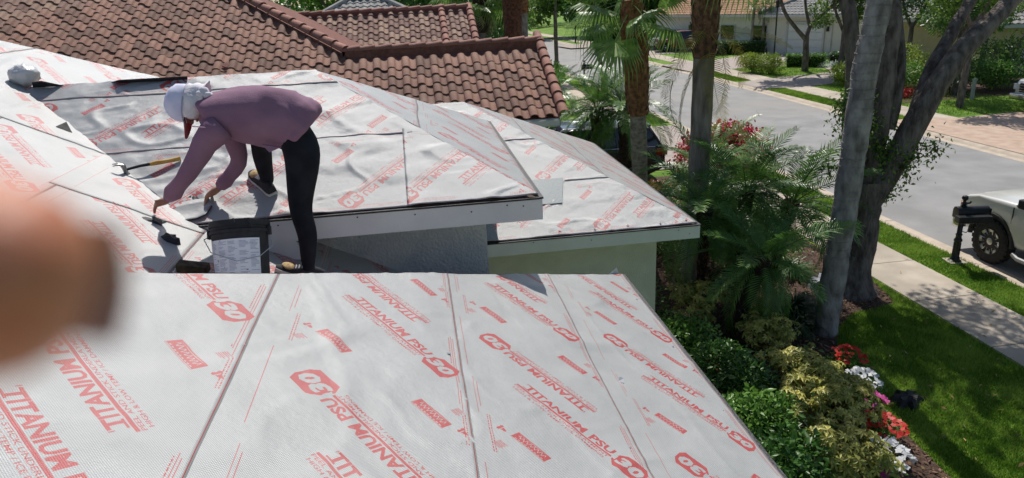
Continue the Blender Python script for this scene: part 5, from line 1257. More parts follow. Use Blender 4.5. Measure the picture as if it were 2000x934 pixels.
# hanging light leaved branch of the tree across the street, and trees behind the limbs
for i, (x, y, h, r, m, lab, n) in enumerate(((23.6, 37.2, 4.6, 1.7, M_leafo, 'leafy tree hanging over the far driveway left of the grey trunk', 5200), (24.8, 29.8, 4.9, 2.0, M_leafd, 'leafy tree across the street behind the forked oak limbs', 6000), (27.4, 33.2, 4.4, 2.0, M_leafo, 'broad tree between the oak limbs in front of the cream house', 6000), (30.4, 35.0, 5.2, 1.9, M_leafd, 'dark tree beside the yellow house corner', 5000), (28.6, 38.5, 4.5, 2.2, M_leafd, 'dark tree behind the far driveway', 5000), (22.6, 26.8, 5.6, 1.6, M_leafo, 'tree whose lower leaves hang above the far verge', 4200))):
    rr_ = random.uniform
    tree((x, y, 0), lab, [(0, 0, 0), (.05, 0, h*.35), (.1, .1, h*.62)], [([(.1, .1, h*.55), (.7, 0, h*.8), (1.2, .1, h*1.1)], .10, .05), ([(.1, .1, h*.55), (-.6, .1, h*.85), (-.9, 0, h*1.15)], .10, .05)], [((0, 0, h), r, 12), ((.9, -.4, h*.72), r*.55, 6), ((-.9, .3, h*.78), r*.6, 6)], n, .16, m, tr=(.17, .12), name='garden_tree')
# palms by the white wall
for i, (px, py) in enumerate(((1465, 82), (1486, 80), (1498, 78))):
    p = G(px, py+22, 0); q = 54.5/p.y; feather_palm((p.x*q, 54.5, 0), (p.x*q+.1, 54.5, 3.6), .10, .08, ('left', 'middle', 'right')[i]+' of the three slim palms in front of the white wall', 14, 1.0, FR, 40+i, 'slim palms by the white wall', mt=M_pbark, name='slim_palm')
# palm trunks rising behind the tiled roof
fan_palm((2.85, 30, 0), (2.95, 30, 5.6), .17, .30, 'palm trunk behind the far ridge of the tiled roof', 26, (.70, 1), seed=31, dead=6, sc=1.15, bootm=M_fibre)
fan_palm((3.75, 27, 0), (3.85, 27, 7.0), .20, .34, 'thick brown palm trunk left of the pair behind the tiled roof', 22, (.45, 1), seed=32, dead=3, sc=1.2, bootm=pm('red brown boots', (.07, .03, .02), (.18, .08, .05), 12, .95, 2, 30))
fan_palm((4.5, 29, 0), (4.55, 29, 6.6), .17, .24, 'greyer palm trunk right of the pair behind the tiled roof', 20, (.7, 1), seed=33, dead=3, sc=1.1)
gbush(4.6, 36.5, 2.2, 2.4, 'bright leaved shrub mass behind the tiled roof', 4200, .26)
gbush(7.0, 41, 1.8, 1.6, 'bright low palms at the street end of the tiled house', 2600, .24)
feather_palm((6.6, 33.5, 0), (6.7, 33.5, .9), .1, .12, 'low feathery palm beside the gable end', 24, 1.3, FR, 51)
# distant trees along the street
k = 0
far_spots = [(1.0, 44, 6.5, 3.2), (-4, 47, 7, 3.5), (5.5, 55, 6, 3.2), (2.0, 62, 7, 4), (8.0, 70, 6, 3.2), (6.0, 84, 7, 4.2), (11.5, 97, 6.5, 4), (18.5, 92, 6, 3.5), (20.8, 70.5, 4.8, 2.2), (25.0, 70, 6, 3.2), (24.5, 79, 6.5, 3.6), (30, 64, 6.5, 3.6), (31.5, 73, 7, 4), (38, 62, 7, 4), (22.5, 88, 6.5, 3.8), (28.5, 88, 7, 4), (40, 52, 7, 3.6), (36.8, 44.5, 6, 3), (41, 38, 6.5, 3.4), (13, 108, 7, 4.5)]
for (x, y, h, r) in far_spots:
    m = (M_leafd, M_leafo, M_leafd)[k % 3]; kinds = ('dark leaved', 'yellow green', 'dense dark')[k % 3]
    side = 'on this side' if x < 14 else 'across the street'
    where = ['behind the tiled roof', 'far left behind the tiled ridge', 'beyond the thin straight trunk', 'behind the palm pair', 'farther along this verge', 'where the street bends', 'at the far bend of the street', 'right of the far bend', 'by the far small lamp', 'above the parked SUVs', 'over the far hedge', 'behind the two parked SUVs', 'beyond the orange roof', 'above the orange roof', 'past the far hedge', 'deep behind the far hedge', 'behind the garage house', 'behind the grey roof', 'behind the yellow house', 'closing the view up the street', 'in front of the parked SUVs', 'just right of the parked SUVs'][k]
    tree((x, y, 0), f'{kinds} tree {where}', [(0, 0, 0), (.1, 0, h*.3), (.15, .1, h*.55)], [([(.15, .1, h*.5), (1.2, 0, h*.8), (2, 0, h)], .14, .07), ([(.15, .1, h*.5), (-1.2, .1, h*.8), (-2, 0, h)], .13, .07)], [((0, 0, h*.95), r, 12), ((r*.5, -.3*r, h*.55), r*.6, 6), ((-r*.5, -.2*r, h*.5), r*.6, 6)], int(2600+500*r), .24+.0022*y, m, tr=(.22, .16), name='garden_tree', lr=(.35, .55), asp=.6); k += 1
# the wood that closes the view
cs = []; rs = []
for i in range(230):
    a = random.uniform(-.35, 1.25); q = random.uniform(118, 150)*(1 if a < .45 else .72); cs.append((q*math.sin(a), q*math.cos(a), random.uniform(1, 8))); rs.append(random.uniform(2.5, 5))
o = foliage('far_woods', None, cs, rs, 42000, .95, M_leafd, .7, .55, .9, -.1); o['kind'] = 'stuff'; o.name = 'far_woods'
# ================================================================ THE ROOFER
def skin_body(name, joints, bones, mats, bone_mat, parent, root=0, sub=2):
    me = bpy.data.meshes.new(name); me.from_pydata([j[0] for j in joints], bones, []); o = bpy.data.objects.new(name, me); COL.objects.link(o)
    sk = o.modifiers.new('s', 'SKIN'); sk.use_smooth_shade = True
    for i, j in enumerate(joints):
        d = me.skin_vertices[0].data[i]; r = j[1]; d.radius = (r, r) if not hasattr(r, '__len__') else r; d.use_root = (i == root)
    sb = o.modifiers.new('u', 'SUBSURF'); sb.levels = sub; sb.render_levels = sub
    m2 = bpy.data.meshes.new_from_object(o.evaluated_get(bpy.context.evaluated_depsgraph_get())); bpy.data.objects.remove(o); m2.name = name
    o = link(name, m2, parent, mats, True)
    for p in m2.polygons:
        c = p.center; best = 9
        for (a, b), mi in zip(bones, bone_mat):
            A = Vector(joints[a][0]); Bv = Vector(joints[b][0]); d = Bv-A; q = max(0, min(1, (c-A).dot(d)/max(d.length_squared, 1e-9))); dd = (c-A-d*q).length
            if dd < best: best = dd; p.material_index = mi
    for p in m2.polygons: p.use_smooth = True
    return o
roofer = empty('person', (-.79, 4.33, 3.68), 0, 'roofer in mauve long sleeved shirt, black leggings and white cap bending over the roof edge', 'person')
J = [((-.72, 4.46, 4.60), (.13, .12)),      # 0 pelvis
     ((-.87, 4.46, 4.70), .125), ((-1.06, 4.47, 4.74), .14), ((-1.19, 4.47, 4.75), .10), ((-1.27, 4.47, 4.79), .055), ((-1.33, 4.47, 4.82), .07),   # waist, chest, upper chest, neck, head base
     ((-1.18, 4.30, 4.68), .075), ((-1.36, 4.29, 4.45), .050), ((-1.575, 4.46, 4.245), .034),   # near arm 6 7 8
     ((-1.18, 4.64, 4.68), .075), ((-1.17, 4.73, 4.40), .050), ((-1.35, 4.78, 4.215), .034),    # far arm 9 10 11
     ((-.69, 4.36, 4.55), (.13, .125)), ((-.765, 4.33, 4.16), .074), ((-.74, 4.33, 3.98), .066), ((-.77, 4.33, 3.75), .042), ((-.87, 4.33, 3.70), .04),  # near leg 12-16
     ((-.77, 4.58, 4.58), (.11, .10)), ((-1.0, 4.64, 4.56), .078), ((-1.03, 4.76, 4.38), .062), ((-1.04, 4.85, 4.22), .045), ((-1.10, 4.92, 4.20), .035)]  # far leg 17-21
BN = [(0, 1), (1, 2), (2, 3), (3, 4), (4, 5), (3, 6), (6, 7), (7, 8), (3, 9), (9, 10), (10, 11), (0, 12), (12, 13), (13, 14), (14, 15), (15, 16), (0, 17), (17, 18), (18, 19), (19, 20), (20, 21)]
BM = [1, 0, 0, 2, 2, 0, 0, 0, 0, 0, 0, 1, 1, 1, 1, 1, 1, 1, 1, 1, 1]
body = skin_body('body', J, BN, [M_shirt, M_pants, M_skin], BM, roofer)
def ploft(name, rings, mats, parent, n=24, wr=0, cap=True):
    """rings: (centre, vecA, vecB) ellipses"""
    vs = []
    for i, (c, a, b) in enumerate(rings):
        c = Vector(c); a = Vector(a); b = Vector(b)
        for k in range(n):
            q = 2*PI*k/n; w_ = 1+wr*float(vnoise(k*.9+i*.3, i*.8, 3))
            vs.append(c+a*math.cos(q)*w_+b*math.sin(q)*w_)
    m = len(rings); fs = [(i*n+k, i*n+(k+1) % n, (i+1)*n+(k+1) % n, (i+1)*n+k) for i in range(m-1) for k in range(n)]
    if cap: fs += [tuple(range(n-1, -1, -1)), tuple(range((m-1)*n, m*n))]
    me = mesh(name, vs, fs, True); o = link(name, me, parent, mats, True)
    b_ = bmesh.new(); b_.from_mesh(me); bmesh.ops.recalc_face_normals(b_, faces=b_.faces); bmesh.ops.subdivide_edges(b_, edges=b_.edges, cuts=1, use_grid_fill=True, smooth=.6); b_.to_mesh(me); b_.free()
    for p in me.polygons: p.use_smooth = True
    return o
# loose shirt hanging from the back, open at the hem
RG = []
for px, top, bot, ry, tilt in ((398, 192, 238, .10, .5), (412, 186, 256, .165, .35), (430, 180, 268, .19, .2), (455, 174, 279, .195, .1), (488, 169, 286, .19, .05), (518, 170, 290, .185, 0), (545, 173, 289, .178, -.10)):
    c = V(px, (top+bot)/2, 4.46); hz = (bot-top)/2*4.45/_f; rz_ = math.sqrt(max(hz*hz-(ry*.27)**2, .0016))
    RG.append((c, Vector((0, ry, 0)), Vector((-tilt*rz_, 0, rz_))))
for (xt, yt, xb, yb, ry) in ((588, 182, 548, 292, .182), (612, 196, 556, 292, .186), (630, 218, 566, 290, .184)):
    A_, B_ = V(xt, yt, 4.46), V(xb, yb, 4.46); RG.append(((A_+B_)/2, Vector((0, ry, 0)), (A_-B_)/2*.97))
shirt = ploft('shirt', RG, M_shirt, roofer, 26, .035)
b_ = bmesh.new(); b_.from_mesh(shirt.data); bmesh.ops.subdivide_edges(b_, edges=b_.edges, cuts=1, use_grid_fill=True, smooth=.4); b_.to_mesh(shirt.data); b_.free()
for v in shirt.data.vertices:
    x, y, z = v.co; u_ = (x+1.2)/.6; dd = x*.8-z*1.6
    f1 = max(0, 1-abs(float(vnoise(dd*7+y*2, (x+z)*2.5, 21)))*3.2); f2 = max(0, 1-abs(float(vnoise(dd*13+y*4, (x+z)*4, 27)))*3)
    v.co += v.normal*(.006*f1*min(1, max(.05, u_*1.3-.2))+.004*f2*min(1, max(.15, u_)))
for v in shirt.data.vertices:     # creases gathering towards the hem and the armpit
    v.co += v.normal*(.004*float(vnoise(v.co.x*9+v.co.z*5, v.co.y*10, 8))+.006*float(vnoise(v.co.x*30+v.co.z*24, v.co.y*9, 9))*min(1, max(.25, (v.co.x+1.15)*2.2)))
# hem corner hanging on the near side, and the sleeve hems
mb = MB(); a, b, c = V(512, 283, 4.27), V(548, 288, 4.27), V(526, 298, 4.26); mb.add([a, b, c, a+Vector((0, .02, 0)), b+Vector((0, .02, 0)), c+Vector((0, .02, 0))], [(0, 1, 2), (5, 4, 3), (0, 3, 4, 1), (1, 4, 5, 2), (2, 5, 3, 0)]); mb.build('shirt_hem', M_shirt, roofer, world=True)
mb = MB(); mb.tube([V(376, 247, 4.225), V(400, 249, 4.215), V(425, 258, 4.235), V(436, 272, 4.26)], .0035, 5); mb.build('shoulder_seam', pm('pale seam thread', (.34, .22, .29), (.4, .27, .34), 9, .8), roofer, world=True)
# sleeves
def sleeve(pts, rad):
    R_ = []; P = [Vector(p) for p in pts]
    for i, p in enumerate(P):
        t = (P[min(i+1, len(P)-1)]-P[max(i-1, 0)]).normalized(); a = t.cross(Vector((0, 1, 0))).normalized(); b = t.cross(a); R_.append((p, a*rad[i], b*rad[i]))
    o = ploft('sleeve', R_, M_shirt, roofer, 16, .03)
    for v in o.data.vertices: v.co += v.normal*(.005*float(vnoise(v.co.z*26+v.co.x*12, v.co.y*14, 5)))
sleeve([(-1.13, 4.31, 4.70), (-1.20, 4.29, 4.65), (-1.28, 4.285, 4.55), (-1.365, 4.29, 4.44), (-1.46, 4.36, 4.35), (-1.545, 4.435, 4.27)], [.082, .080, .064, .053, .045, .037])
sleeve([(-1.17, 4.62, 4.70), (-1.17, 4.66, 4.62), (-1.165, 4.71, 4.50), (-1.18, 4.735, 4.39), (-1.26, 4.76, 4.30), (-1.33, 4.775, 4.235)], [.07, .066, .058, .049, .043, .036])
# hands with five fingers each
def hand(wrist, knuck, tipdir, spread, name='hand', thumbside=1, curl=.5):
    W = Vector(wrist); K = Vector(knuck); f = (K-W).normalized(); t = Vector(tipdir).normalized(); s = f.cross(t)
    s = Vector(spread).normalized(); up = s.cross(f).normalized()
    JJ = [(W-f*.03, .026), (W+f*.02, .030), (W.lerp(K, .6), (.036, .024)), (K, (.036, .020))]; bb = [(0, 1), (1, 2), (2, 3)]
    for i, (o_, l_) in enumerate(((-.030, .070), (-.010, .080), (.010, .076), (.029, .060))):
        b0 = K+s*o_; d1 = (f*.75+t*.5).normalized(); d2 = (f*.15+t).normalized(); d3 = (t-f*.35*curl).normalized(); n0 = len(JJ)
        JJ += [(b0+f*.004, .0105), (b0+d1*l_*.45, .0098), (b0+d1*l_*.45+d2*l_*.33, .0088), (b0+d1*l_*.45+d2*l_*.33+d3*l_*.27, .0075)]
        bb += [(3, n0), (n0, n0+1), (n0+1, n0+2), (n0+2, n0+3)]
    T0 = W.lerp(K, .35)+s*thumbside*.030; n0 = len(JJ); td = (f*.5+t*.6+s*thumbside*.55).normalized(); td2 = (t+f*.3-s*thumbside*.15).normalized()
    JJ += [(T0, .014), (T0+td*.036, .012), (T0+td*.036+td2*.032, .009)]; bb += [(1, n0), (n0, n0+1), (n0+1, n0+2)]
    return skin_body(name, JJ, bb, [M_skin], [0]*len(bb), roofer, 1, 2)
hand((-1.58, 4.465, 4.240), (-1.655, 4.52, 4.215), (-.30, .12, -1), (.1, -.75, -.2), thumbside=-1)
hand((-1.355, 4.785, 4.212), (-1.425, 4.80, 4.175), (-.25, .05, -1), (.15, -.8, -.1), thumbside=-1)
# head, cap, neck cloth
HC = Vector((-1.345, 4.47, 4.825)); HT = Vector((-.93, 0, .20)).normalized(); HF = Vector((-.30, -.10, -.95)); HF = (HF-HT*HF.dot(HT)).normalized(); HS = HT.cross(HF)
HM = Matrix(((HF.x, HS.x, HT.x, HC.x), (HF.y, HS.y, HT.y, HC.y), (HF.z, HS.z, HT.z, HC.z), (0, 0, 0, 1)))   # local: x face, y side, z crown
mb = MB(); pr = []
hv = []; n = 20; prof = [(-.125, .045, .048, .01), (-.11, .055, .05, .02), (-.085, .075, .058, .014), (-.05, .088, .068, .004), (-.01, .095, .075, 0), (.04, .098, .078, -.004), (.08, .085, .068, -.006), (.105, .055, .045, -.006), (.115, .02, .02, -.006)]
for z, rx, ry, cx in prof:
    for k in range(n):
        q = 2*PI*k/n; x = cx+rx*math.cos(q); y = ry*math.sin(q)
        if abs(math.sin(q)) < .25 and math.cos(q) > 0:
            x += .018 if -.03 < z < .0 else (.008 if z == -.085 else 0)
        if .2 < abs(math.sin(q)) < .6 and math.cos(q) > 0 and z == -.01: x -= .008
        hv.append(HM @ Vector((x, y, z)))
m_ = len(prof); mb.add(hv, [(i*n+k, i*n+(k+1) % n, (i+1)*n+(k+1) % n, (i+1)*n+k) for i in range(m_-1) for k in range(n)]+[tuple(range(n-1, -1, -1)), tuple(range((m_-1)*n, m_*n))])
head = mb.build('head', M_skin, roofer, smooth=True, world=True, angle=80)
mb = MB(); mb.ball(HM @ Vector((.104, 0, -.028)), .014, 8, (1, .8, 1.3)); mb.build('nose', M_skin, head, smooth=True, world=True)
mb = MB(); mb.tube([HM @ Vector(p) for p in ((.090, -.026, -.062), (.098, 0, -.060), (.090, .026, -.062))], .0055, 6); mb.build('mouth', pm('lips', (.30, .09, .08), (.34, .11, .1), 9, .5), head, smooth=True, world=True)
for s in (-1, 1):
    mb = MB(); mb.ball(HM @ Vector((.082, s*.030, .004)), .010, 8); mb.build('eye', pm('eye white', (.5, .48, .45), (.55, .52, .5), 9, .3), head, smooth=True, world=True)
    mb = MB(); mb.ball(HM @ Vector((.005, s*.078, -.02)), .026, 8, (1, .4, 1)); mb.build('ear', M_skin, head, smooth=True, world=True)
def dome(name, r, z0, sc, mt, th0=0, off=(0, 0, 0), n=24, rings=8, wob=0, parent=roofer):
    vs = []; 
    for i in range(rings+1):
        th = (PI/2-th0)*i/rings+th0
        for k in range(n):
            q = 2*PI*k/n; w_ = 1+wob*float(vnoise(k*1.3, i*1.1, 2))
            vs.append(HM @ Vector((off[0]+r*sc[0]*math.cos(th)*math.cos(q)*w_, off[1]+r*sc[1]*math.cos(th)*math.sin(q)*w_, off[2]+z0+r*sc[2]*math.sin(th)*w_)))
    m = rings+1; b = MB(); b.add(vs, [(i*n+k, i*n+(k+1) % n, (i+1)*n+(k+1) % n, (i+1)*n+k) for i in range(m-1) for k in range(n)]+[tuple(range(n-1, -1, -1))]); return b.build(name, mt, parent, smooth=True, world=True, angle=70)
cap = dome('cap', .116, .012, (1.0, .88, 1.02), M_capw, -.12)
mb = MB(); mb.mi = 0
vs = []
for j, l in enumerate((0, .35, .7, 1.0)):
    for k in range(11):
        y = -.075+.15*k/10; ex = .098*math.sqrt(max(0, 1-(y/.1)**2))+.115*l*math.sqrt(max(0, 1-(y/.082)**2)); vs.append(HM @ Vector((ex, y*(1-.05*l), .012-.012*l-2.2*y*y)))
nn_ = len(vs); vs2 = [v-HT*.006 for v in vs]
f1 = [(j*11+k, j*11+k+1, (j+1)*11+k+1, (j+1)*11+k) for j in range(3) for k in range(10)]
mb.add(vs, f1); mb.mi = 1; mb.add(vs2, [tuple(reversed(f)) for f in f1]); mb.add([vs[33+k] for k in range(11)]+[vs2[33+k] for k in range(11)], [(k, k+1, k+12, k+11) for k in range(10)])
mb.build('brim', [M_dark, M_capred], cap, smooth=True, world=True, angle=60)
mb = MB(); mb.tube([HM @ Vector((.120*math.cos(q), .106*math.sin(q), .004)) for q in [2*PI*k/20 for k in range(21)]], .003, 5, cap=False); mb.build('cap_band', pm('mid grey band', (.34, .34, .42), (.4, .4, .48), 9, .8), cap, smooth=True, world=True)  # thin band round the cap rim, mid grey in its own colour
mb = MB()
for dz in (.045, .062): mb.add([HM @ Vector((-.02+.03*q, -.1045+.006*abs(q-1)-(.062-dz)*.04*0-.0+ (dz-.045)*.35, dz)) for q in (0, 1, 2)]+[HM @ Vector((-.02+.03*q, -.104+.006*abs(q-1)+(dz-.035)*.35, dz+.009)) for q in (0, 1, 2)], [(0, 1, 4, 3), (1, 2, 5, 4)])
mb.build('cap_print', pm('blue print', (.28, .36, .62), (.3, .4, .66), 9, .8), cap, world=True)
# neck cloth: draped shell round the back and sides with a knot
vs = []; n = 22; rows = 9
for i in range(rows):
    z = .005-.115*i/(rows-1)
    for k in range(n+1):
        q = R(36)+(2*PI-R(72))*k/n; r = (.113, .101)
        fl = 1+.05*math.sin(k*2.1+i*.4)*i/(rows-1)-.14*max(0, 1-abs(i-6)/3)
        vs.append(HM @ Vector((r[0]*math.cos(q)*fl-.004-.03*(i/(rows-1))**2, r[1]*math.sin(q)*fl, z)))
mb = MB(); mb.add(vs, [(i*(n+1)+k, i*(n+1)+k+1, (i+1)*(n+1)+k+1, (i+1)*(n+1)+k) for i in range(rows-1) for k in range(n)])
o = mb.build('neck_cloth', M_cloth, roofer, smooth=True, world=True, angle=80); sm = o.modifiers.new('t', 'SOLIDIFY'); sm.thickness = .004
for v in o.data.vertices: v.co += (v.co-HC).normalized()*(.010*float(vnoise(v.co.x*38+v.co.z*20, v.co.y*30, 12))+.006*float(vnoise(v.co.x*80, v.co.z*70, 13)))
for v in cap.data.vertices: v.co += (v.co-HC).normalized()*.006*float(vnoise(v.co.x*28+v.co.z*15, v.co.y*26+v.co.z*9, 14))
mb = MB(); mb.ball(V(398, 180, 4.42), .034, 10, (1, 1, 1.0)); mb.ball(V(405, 186, 4.40), .024, 8, (1.3, 1, .8)); mb.ball(V(391, 184, 4.40), .026, 8, (1, 1, .9))
o = mb.build('cloth_knot', M_cloth, roofer, smooth=True, world=True)
for v in o.data.vertices: v.co += Vector((1, 0, 1))*(.006*float(vnoise(v.co.x*60, v.co.z*60, 2)))
# shoes
def shoe(heel, toe, up, parent=roofer, lab=None):
    Hh = Vector(heel); f = (Vector(toe)-Hh); L_ = f.length; f.normalize(); u = Vector(up); u = (u-f*u.dot(f)).normalized(); s = u.cross(f)
    def at(x, y, z): return Hh+f*x+s*y+u*z
    prof = [(0, .030, .085), (.03, .038, .09), (.09, .038, .095), (.14, .042, .072), (.20, .048, .055), (.25, .044, .045), (.285, .025, .035)]
    k_ = L_/.285; vs = []; n = 12
    for x, w_, h in prof:
        for k in range(n):
            q = 2*PI*k/n; vs.append(at(x*k_, w_*math.cos(q), .022+max(0, math.sin(q))*(h-.022)+min(0, math.sin(q))*.004))
    m = len(prof); b = MB(); b.add(vs, [(i*n+k, i*n+(k+1) % n, (i+1)*n+(k+1) % n, (i+1)*n+k) for i in range(m-1) for k in range(n)]+[tuple(range(n-1, -1, -1)), tuple(range((m-1)*n, m*n))])
    o = b.build('shoe', pm('black canvas', (.02, .02, .024), (.035, .035, .04), 30, .85), parent, smooth=True, world=True, angle=60)
    vs = []
    for z, g in ((0, .002), (.024, .004)):
        for x, w_, h in prof: vs.append(at(x*k_*1.0, w_+g, z))
        for x, w_, h in reversed(prof): vs.append(at(x*k_, -w_-g, z))
    m2 = len(prof)*2; b = MB(); b.add(vs, [tuple(range(m2)), tuple(range(2*m2-1, m2-1, -1))]+[(i, i+m2, (i+1) % m2+m2, (i+1) % m2) for i in range(m2)])
    b.build('sole', pm('white rubber sole', (.60, .58, .55), (.7, .68, .64), 20, .7), o, smooth=True, world=True)
    b = MB(); b.ball(at(.215*k_, 0, .048), .043, 10, (1, 1, .42), Matrix(((f.x, s.x, u.x), (f.y, s.y, u.y), (f.z, s.z, u.z)))); b.build('toe_panel', pm('tan patterned canvas', (.30, .19, .07), (.55, .40, .2), 70, .8), o, smooth=True, world=True)
    b = MB()
    for i in range(4): b.tube([at(.12*k_+.018*i, -.028, .075-.006*i), at(.12*k_+.018*i, 0, .092-.009*i), at(.12*k_+.018*i, .028, .075-.006*i)], .0035, 4)
    b.build('laces', M_white, o, world=True)
W2n = Vector((0, -.5, 1)).normalized()
shoe((-1.005, 4.80, 4.137), (-1.175, 5.02, 4.247), (0, -.5, 1)); shoe((-.70, 4.33, 3.66), (-.97, 4.31, 3.78), (.5, 0, 1))
# ================================================================ THINGS ON THE ROOF
# pail of roof cement
PB = (-1.045, 3.83, 3.865); pl = empty('pail', PB, 0, 'black plastic pail of roof cement with white printed label', 'pail')
pl.rotation_euler = (R(-23), 0, 0); pl.scale = (1.0, 1.0, 1.0)
mb = MB(); mb.lathe([(.138, 0), (.142, .01), (.152, .30), (.160, .302), (.160, .318), (.153, .322), (.153, .338), (.163, .34), (.163, .356), (.160, .372), (.155, .374), (.150, .36), (.146, .05), (.0, .05)], 36); mb.build('body', M_plast, pl, smooth=True)
mb = MB(); vs = []
for z in (.02, .265):
    for k in range(25):
        a = R(-148)+R(112)*k/24; r = .1395+.0345*z/.3*.37+.0022+.0012; r = .1422+.0345*z+.004; vs.append((r*math.cos(a), r*math.sin(a), z))
mb.add(vs, [(k, k+1, k+26, k+25) for k in range(24)])
lab_m = pm('white paper label', (.76, .77, .82), (.82, .83, .86), 4, .7)
lb = mb.build('label', lab_m, pl, smooth=True)
uvm = lb.data.uv_layers.new(name='UVMap')
# printed columns of small text as thin bars, flat print on the label
def lbar(mb_, u0, u1, z0, z1, e=.0046):
    k = max(1, int((u1-u0)*24)); a0 = R(-148)
    v = []
    for z in (z0, z1):
        for i in range(k+1):
            a = a0+R(112)*(u0+(u1-u0)*i/k); r = .1422+.0345*z+e; v.append((r*math.cos(a), r*math.sin(a), z))
    mb_.add(v, [(i, i+1, i+k+2, i+k+1) for i in range(k)])
mb = MB(); m2 = MB()
for c in range(5):
    u0 = .03+.195*c; z = .25
    m2.add([], []); lbar(m2, u0+.182, u0+.186, .03, .255)
    while z > .035:
        if random.random() < .72:
            lbar(mb, u0, u0+random.uniform(.08, .17), z, z+.0028)
        if random.random() < .1: lbar(m2, u0, u0+.17, z+.004, z+.0055); 
        z -= .0068
mb.build('small_print', pm('grey blue print', (.33, .36, .46), (.4, .43, .52), 9, .8), lb)['kind'] = 'stuff'; m2.build('print_rules', M_white, lb)['kind'] = 'stuff'
mb = MB()
for u, z, du in ((.79, .232, .006), (.82, .236, .005), (.85, .232, .006), (.05, .255, .02), (.26, .257, .02), (.17, .15, .02), (.19, .142, .008), (.32, .11, .006), (.72, .09, .03), (.37, .05, .006), (.45, .19, .006)): lbar(mb, u, u+du, z, z+.006*random.uniform(.6, 1.3), .0054)
mb.build('tar_drips', M_dark, lb)['kind'] = 'stuff'
mb = MB(); mb.tube([(-.158, -.02, .30), (-.175, -.07, .28), (-.12, -.150, .20), (.02, -.178, .14), (.13, -.125, .16), (.18, -.03, .22), (.160, .0, .30)], .0028, 5); mb.build('wire_handle', M_alu, pl, smooth=True)
for s in (-1, 1): mb = MB(); mb.box(s*.150, s*.172, -.025, .015, .285, .335); mb.build('handle_lug', M_plast, pl, bevel=.004)
mb = MB()
for k in range(16):
    a = random.uniform(0, 6.28); mb.tube([(.158*math.cos(a), .158*math.sin(a), .374), (.165*math.cos(a+.05), .165*math.sin(a+.05), .35-random.random()*.03)], [.006, .003], 5)
mb.build('tar_drips', M_dark, pl)['kind'] = 'stuff'
# hammer
a, b = hit(250, 344, W2C, (0, -.5, 1)), hit(392, 306, W2C, (0, -.5, 1)); hn = Vector((0, -.5, 1)).normalized(); d = (b-a).normalized(); s_ = hn.cross(d)
hm = empty('hammer', a, 0, 'claw hammer with yellow wooden handle lying on the underlayment', 'hammer')
mb = MB(); mb.tube([a+hn*.055, a+d*.10+hn*.055, a+d*.17+hn*.048], [.009, .010, .012], 8); mb.build('shaft', M_black, hm, smooth=True, world=True)
mb = MB(); mb.tube([a+d*.16+hn*.048, a+d*.2+hn*.046, a+d*.28+hn*.035, a+d*.36+hn*.03], [.013, .017, .014, .017], 10); mb.build('handle', pm('yellow hickory', (.50, .27, .05), (.62, .38, .10), 20, .5), hm, smooth=True, world=True)
mb = MB(); mb.tube([a+hn*.10, a+hn*.075, a+hn*.055, a+hn*.035-s_*.0, a+hn*.01], [.017, .016, .015, .016, .019], 10)
for q in (-1, 1): mb.tube([a+hn*.095+d*.0, a+hn*.115+s_*.008*q-d*.025, a+hn*.118+s_*.012*q-d*.06], [.010, .007, .003], 6)
mb.build('hammer_head', pm('worn steel', (.25, .25, .25), (.4, .4, .4), 30, .4, metal=.8), hm, smooth=True, world=True)
# strip of membrane being bent up between the hands
lo = [V(px, py, yy) for px, py, yy in ((292, 424, 4.60), (312, 428, 4.62), (335, 430, 4.63), (362, 431, 4.63), (385, 427, 4.64), (402, 419, 4.66), (414, 402, 4.74))]
hi = [hit(px, py, W2C+Vector((0, 0, .02)), (0, -.5, 1)) for px, py in ((300, 412), (318, 408), (340, 400), (362, 394), (382, 390), (398, 388), (406, 386))]
vs = []; cols = 6; 
for i in range(7):
    for j in range(cols+1):
        q = j/cols; p = lo[i].lerp(hi[i], q)-Vector((0, 0, .018*math.sin(PI*q))); vs.append(p)
me = mesh('membrane_strip', vs, [(i*(cols+1)+j, (i+1)*(cols+1)+j, (i+1)*(cols+1)+j+1, i*(cols+1)+j+1) for i in range(6) for j in range(cols)], True)
uvl = me.uv_layers.new(name='UVMap')
for l in me.loops: v = me.vertices[l.vertex_index].co; uvl.data[l.index].uv = (v.x*1.0+.2, v.y*1.2)
o = link('membrane_strip', me, None, [M_und, M_dark]); tag(o, 'strip of underlayment being bent up between the hands of the roofer', 'membrane strip')
sm = o.modifiers.new('t', 'SOLIDIFY'); sm.thickness = .007; sm.material_offset = 1; sm.material_offset_rim = 1; sm.offset = 0
# tar smears and scraps
def scrap(name, ctr, nrm, r, label, cat, m, n=9, h=.012, sx=1.0, rot=0, seed=0):
    rr = random.Random(seed); nz = Vector(nrm).normalized(); u = Vector((1, 0, 0)); u = (u-nz*u.dot(nz)).normalized(); v = nz.cross(u); c = Vector(ctr)+nz*.006
    ring = []; top = []
    for k in range(n):
        a = 2*PI*k/n; q = r*rr.uniform(.55, 1.15); x, y = q*math.cos(a)*sx, q*math.sin(a); x, y = x*math.cos(rot)-y*math.sin(rot), x*math.sin(rot)+y*math.cos(rot)
        ring.append(c+u*x+v*y); top.append(c+u*x*.7+v*y*.7+nz*h*rr.uniform(.6, 1.4))
    b = MB(); b.add(ring+top+[c+nz*h], [(k, (k+1) % n, n+(k+1) % n, n+k) for k in range(n)]+[(n+k, n+(k+1) % n, 2*n) for k in range(n)])
    return tag(b.build(name, m, smooth=True, angle=50), label, cat)
nM = (.5, 0, 1); Mp0 = (.56, 0, 3.0)
scrap('tar_smear', hit(303, 434, Mp0, nM), nM, .055, 'wet black tar smear under the hand of the roofer', 'tar', M_dark, 11, .012, 1.5, .3, 1)
scrap('tar_smear', hit(331, 471, Mp0, nM), nM, .045, 'dark tar lump in the shade left of the pail', 'tar', M_dark, 9, .03, 1.5, -.3, 2)
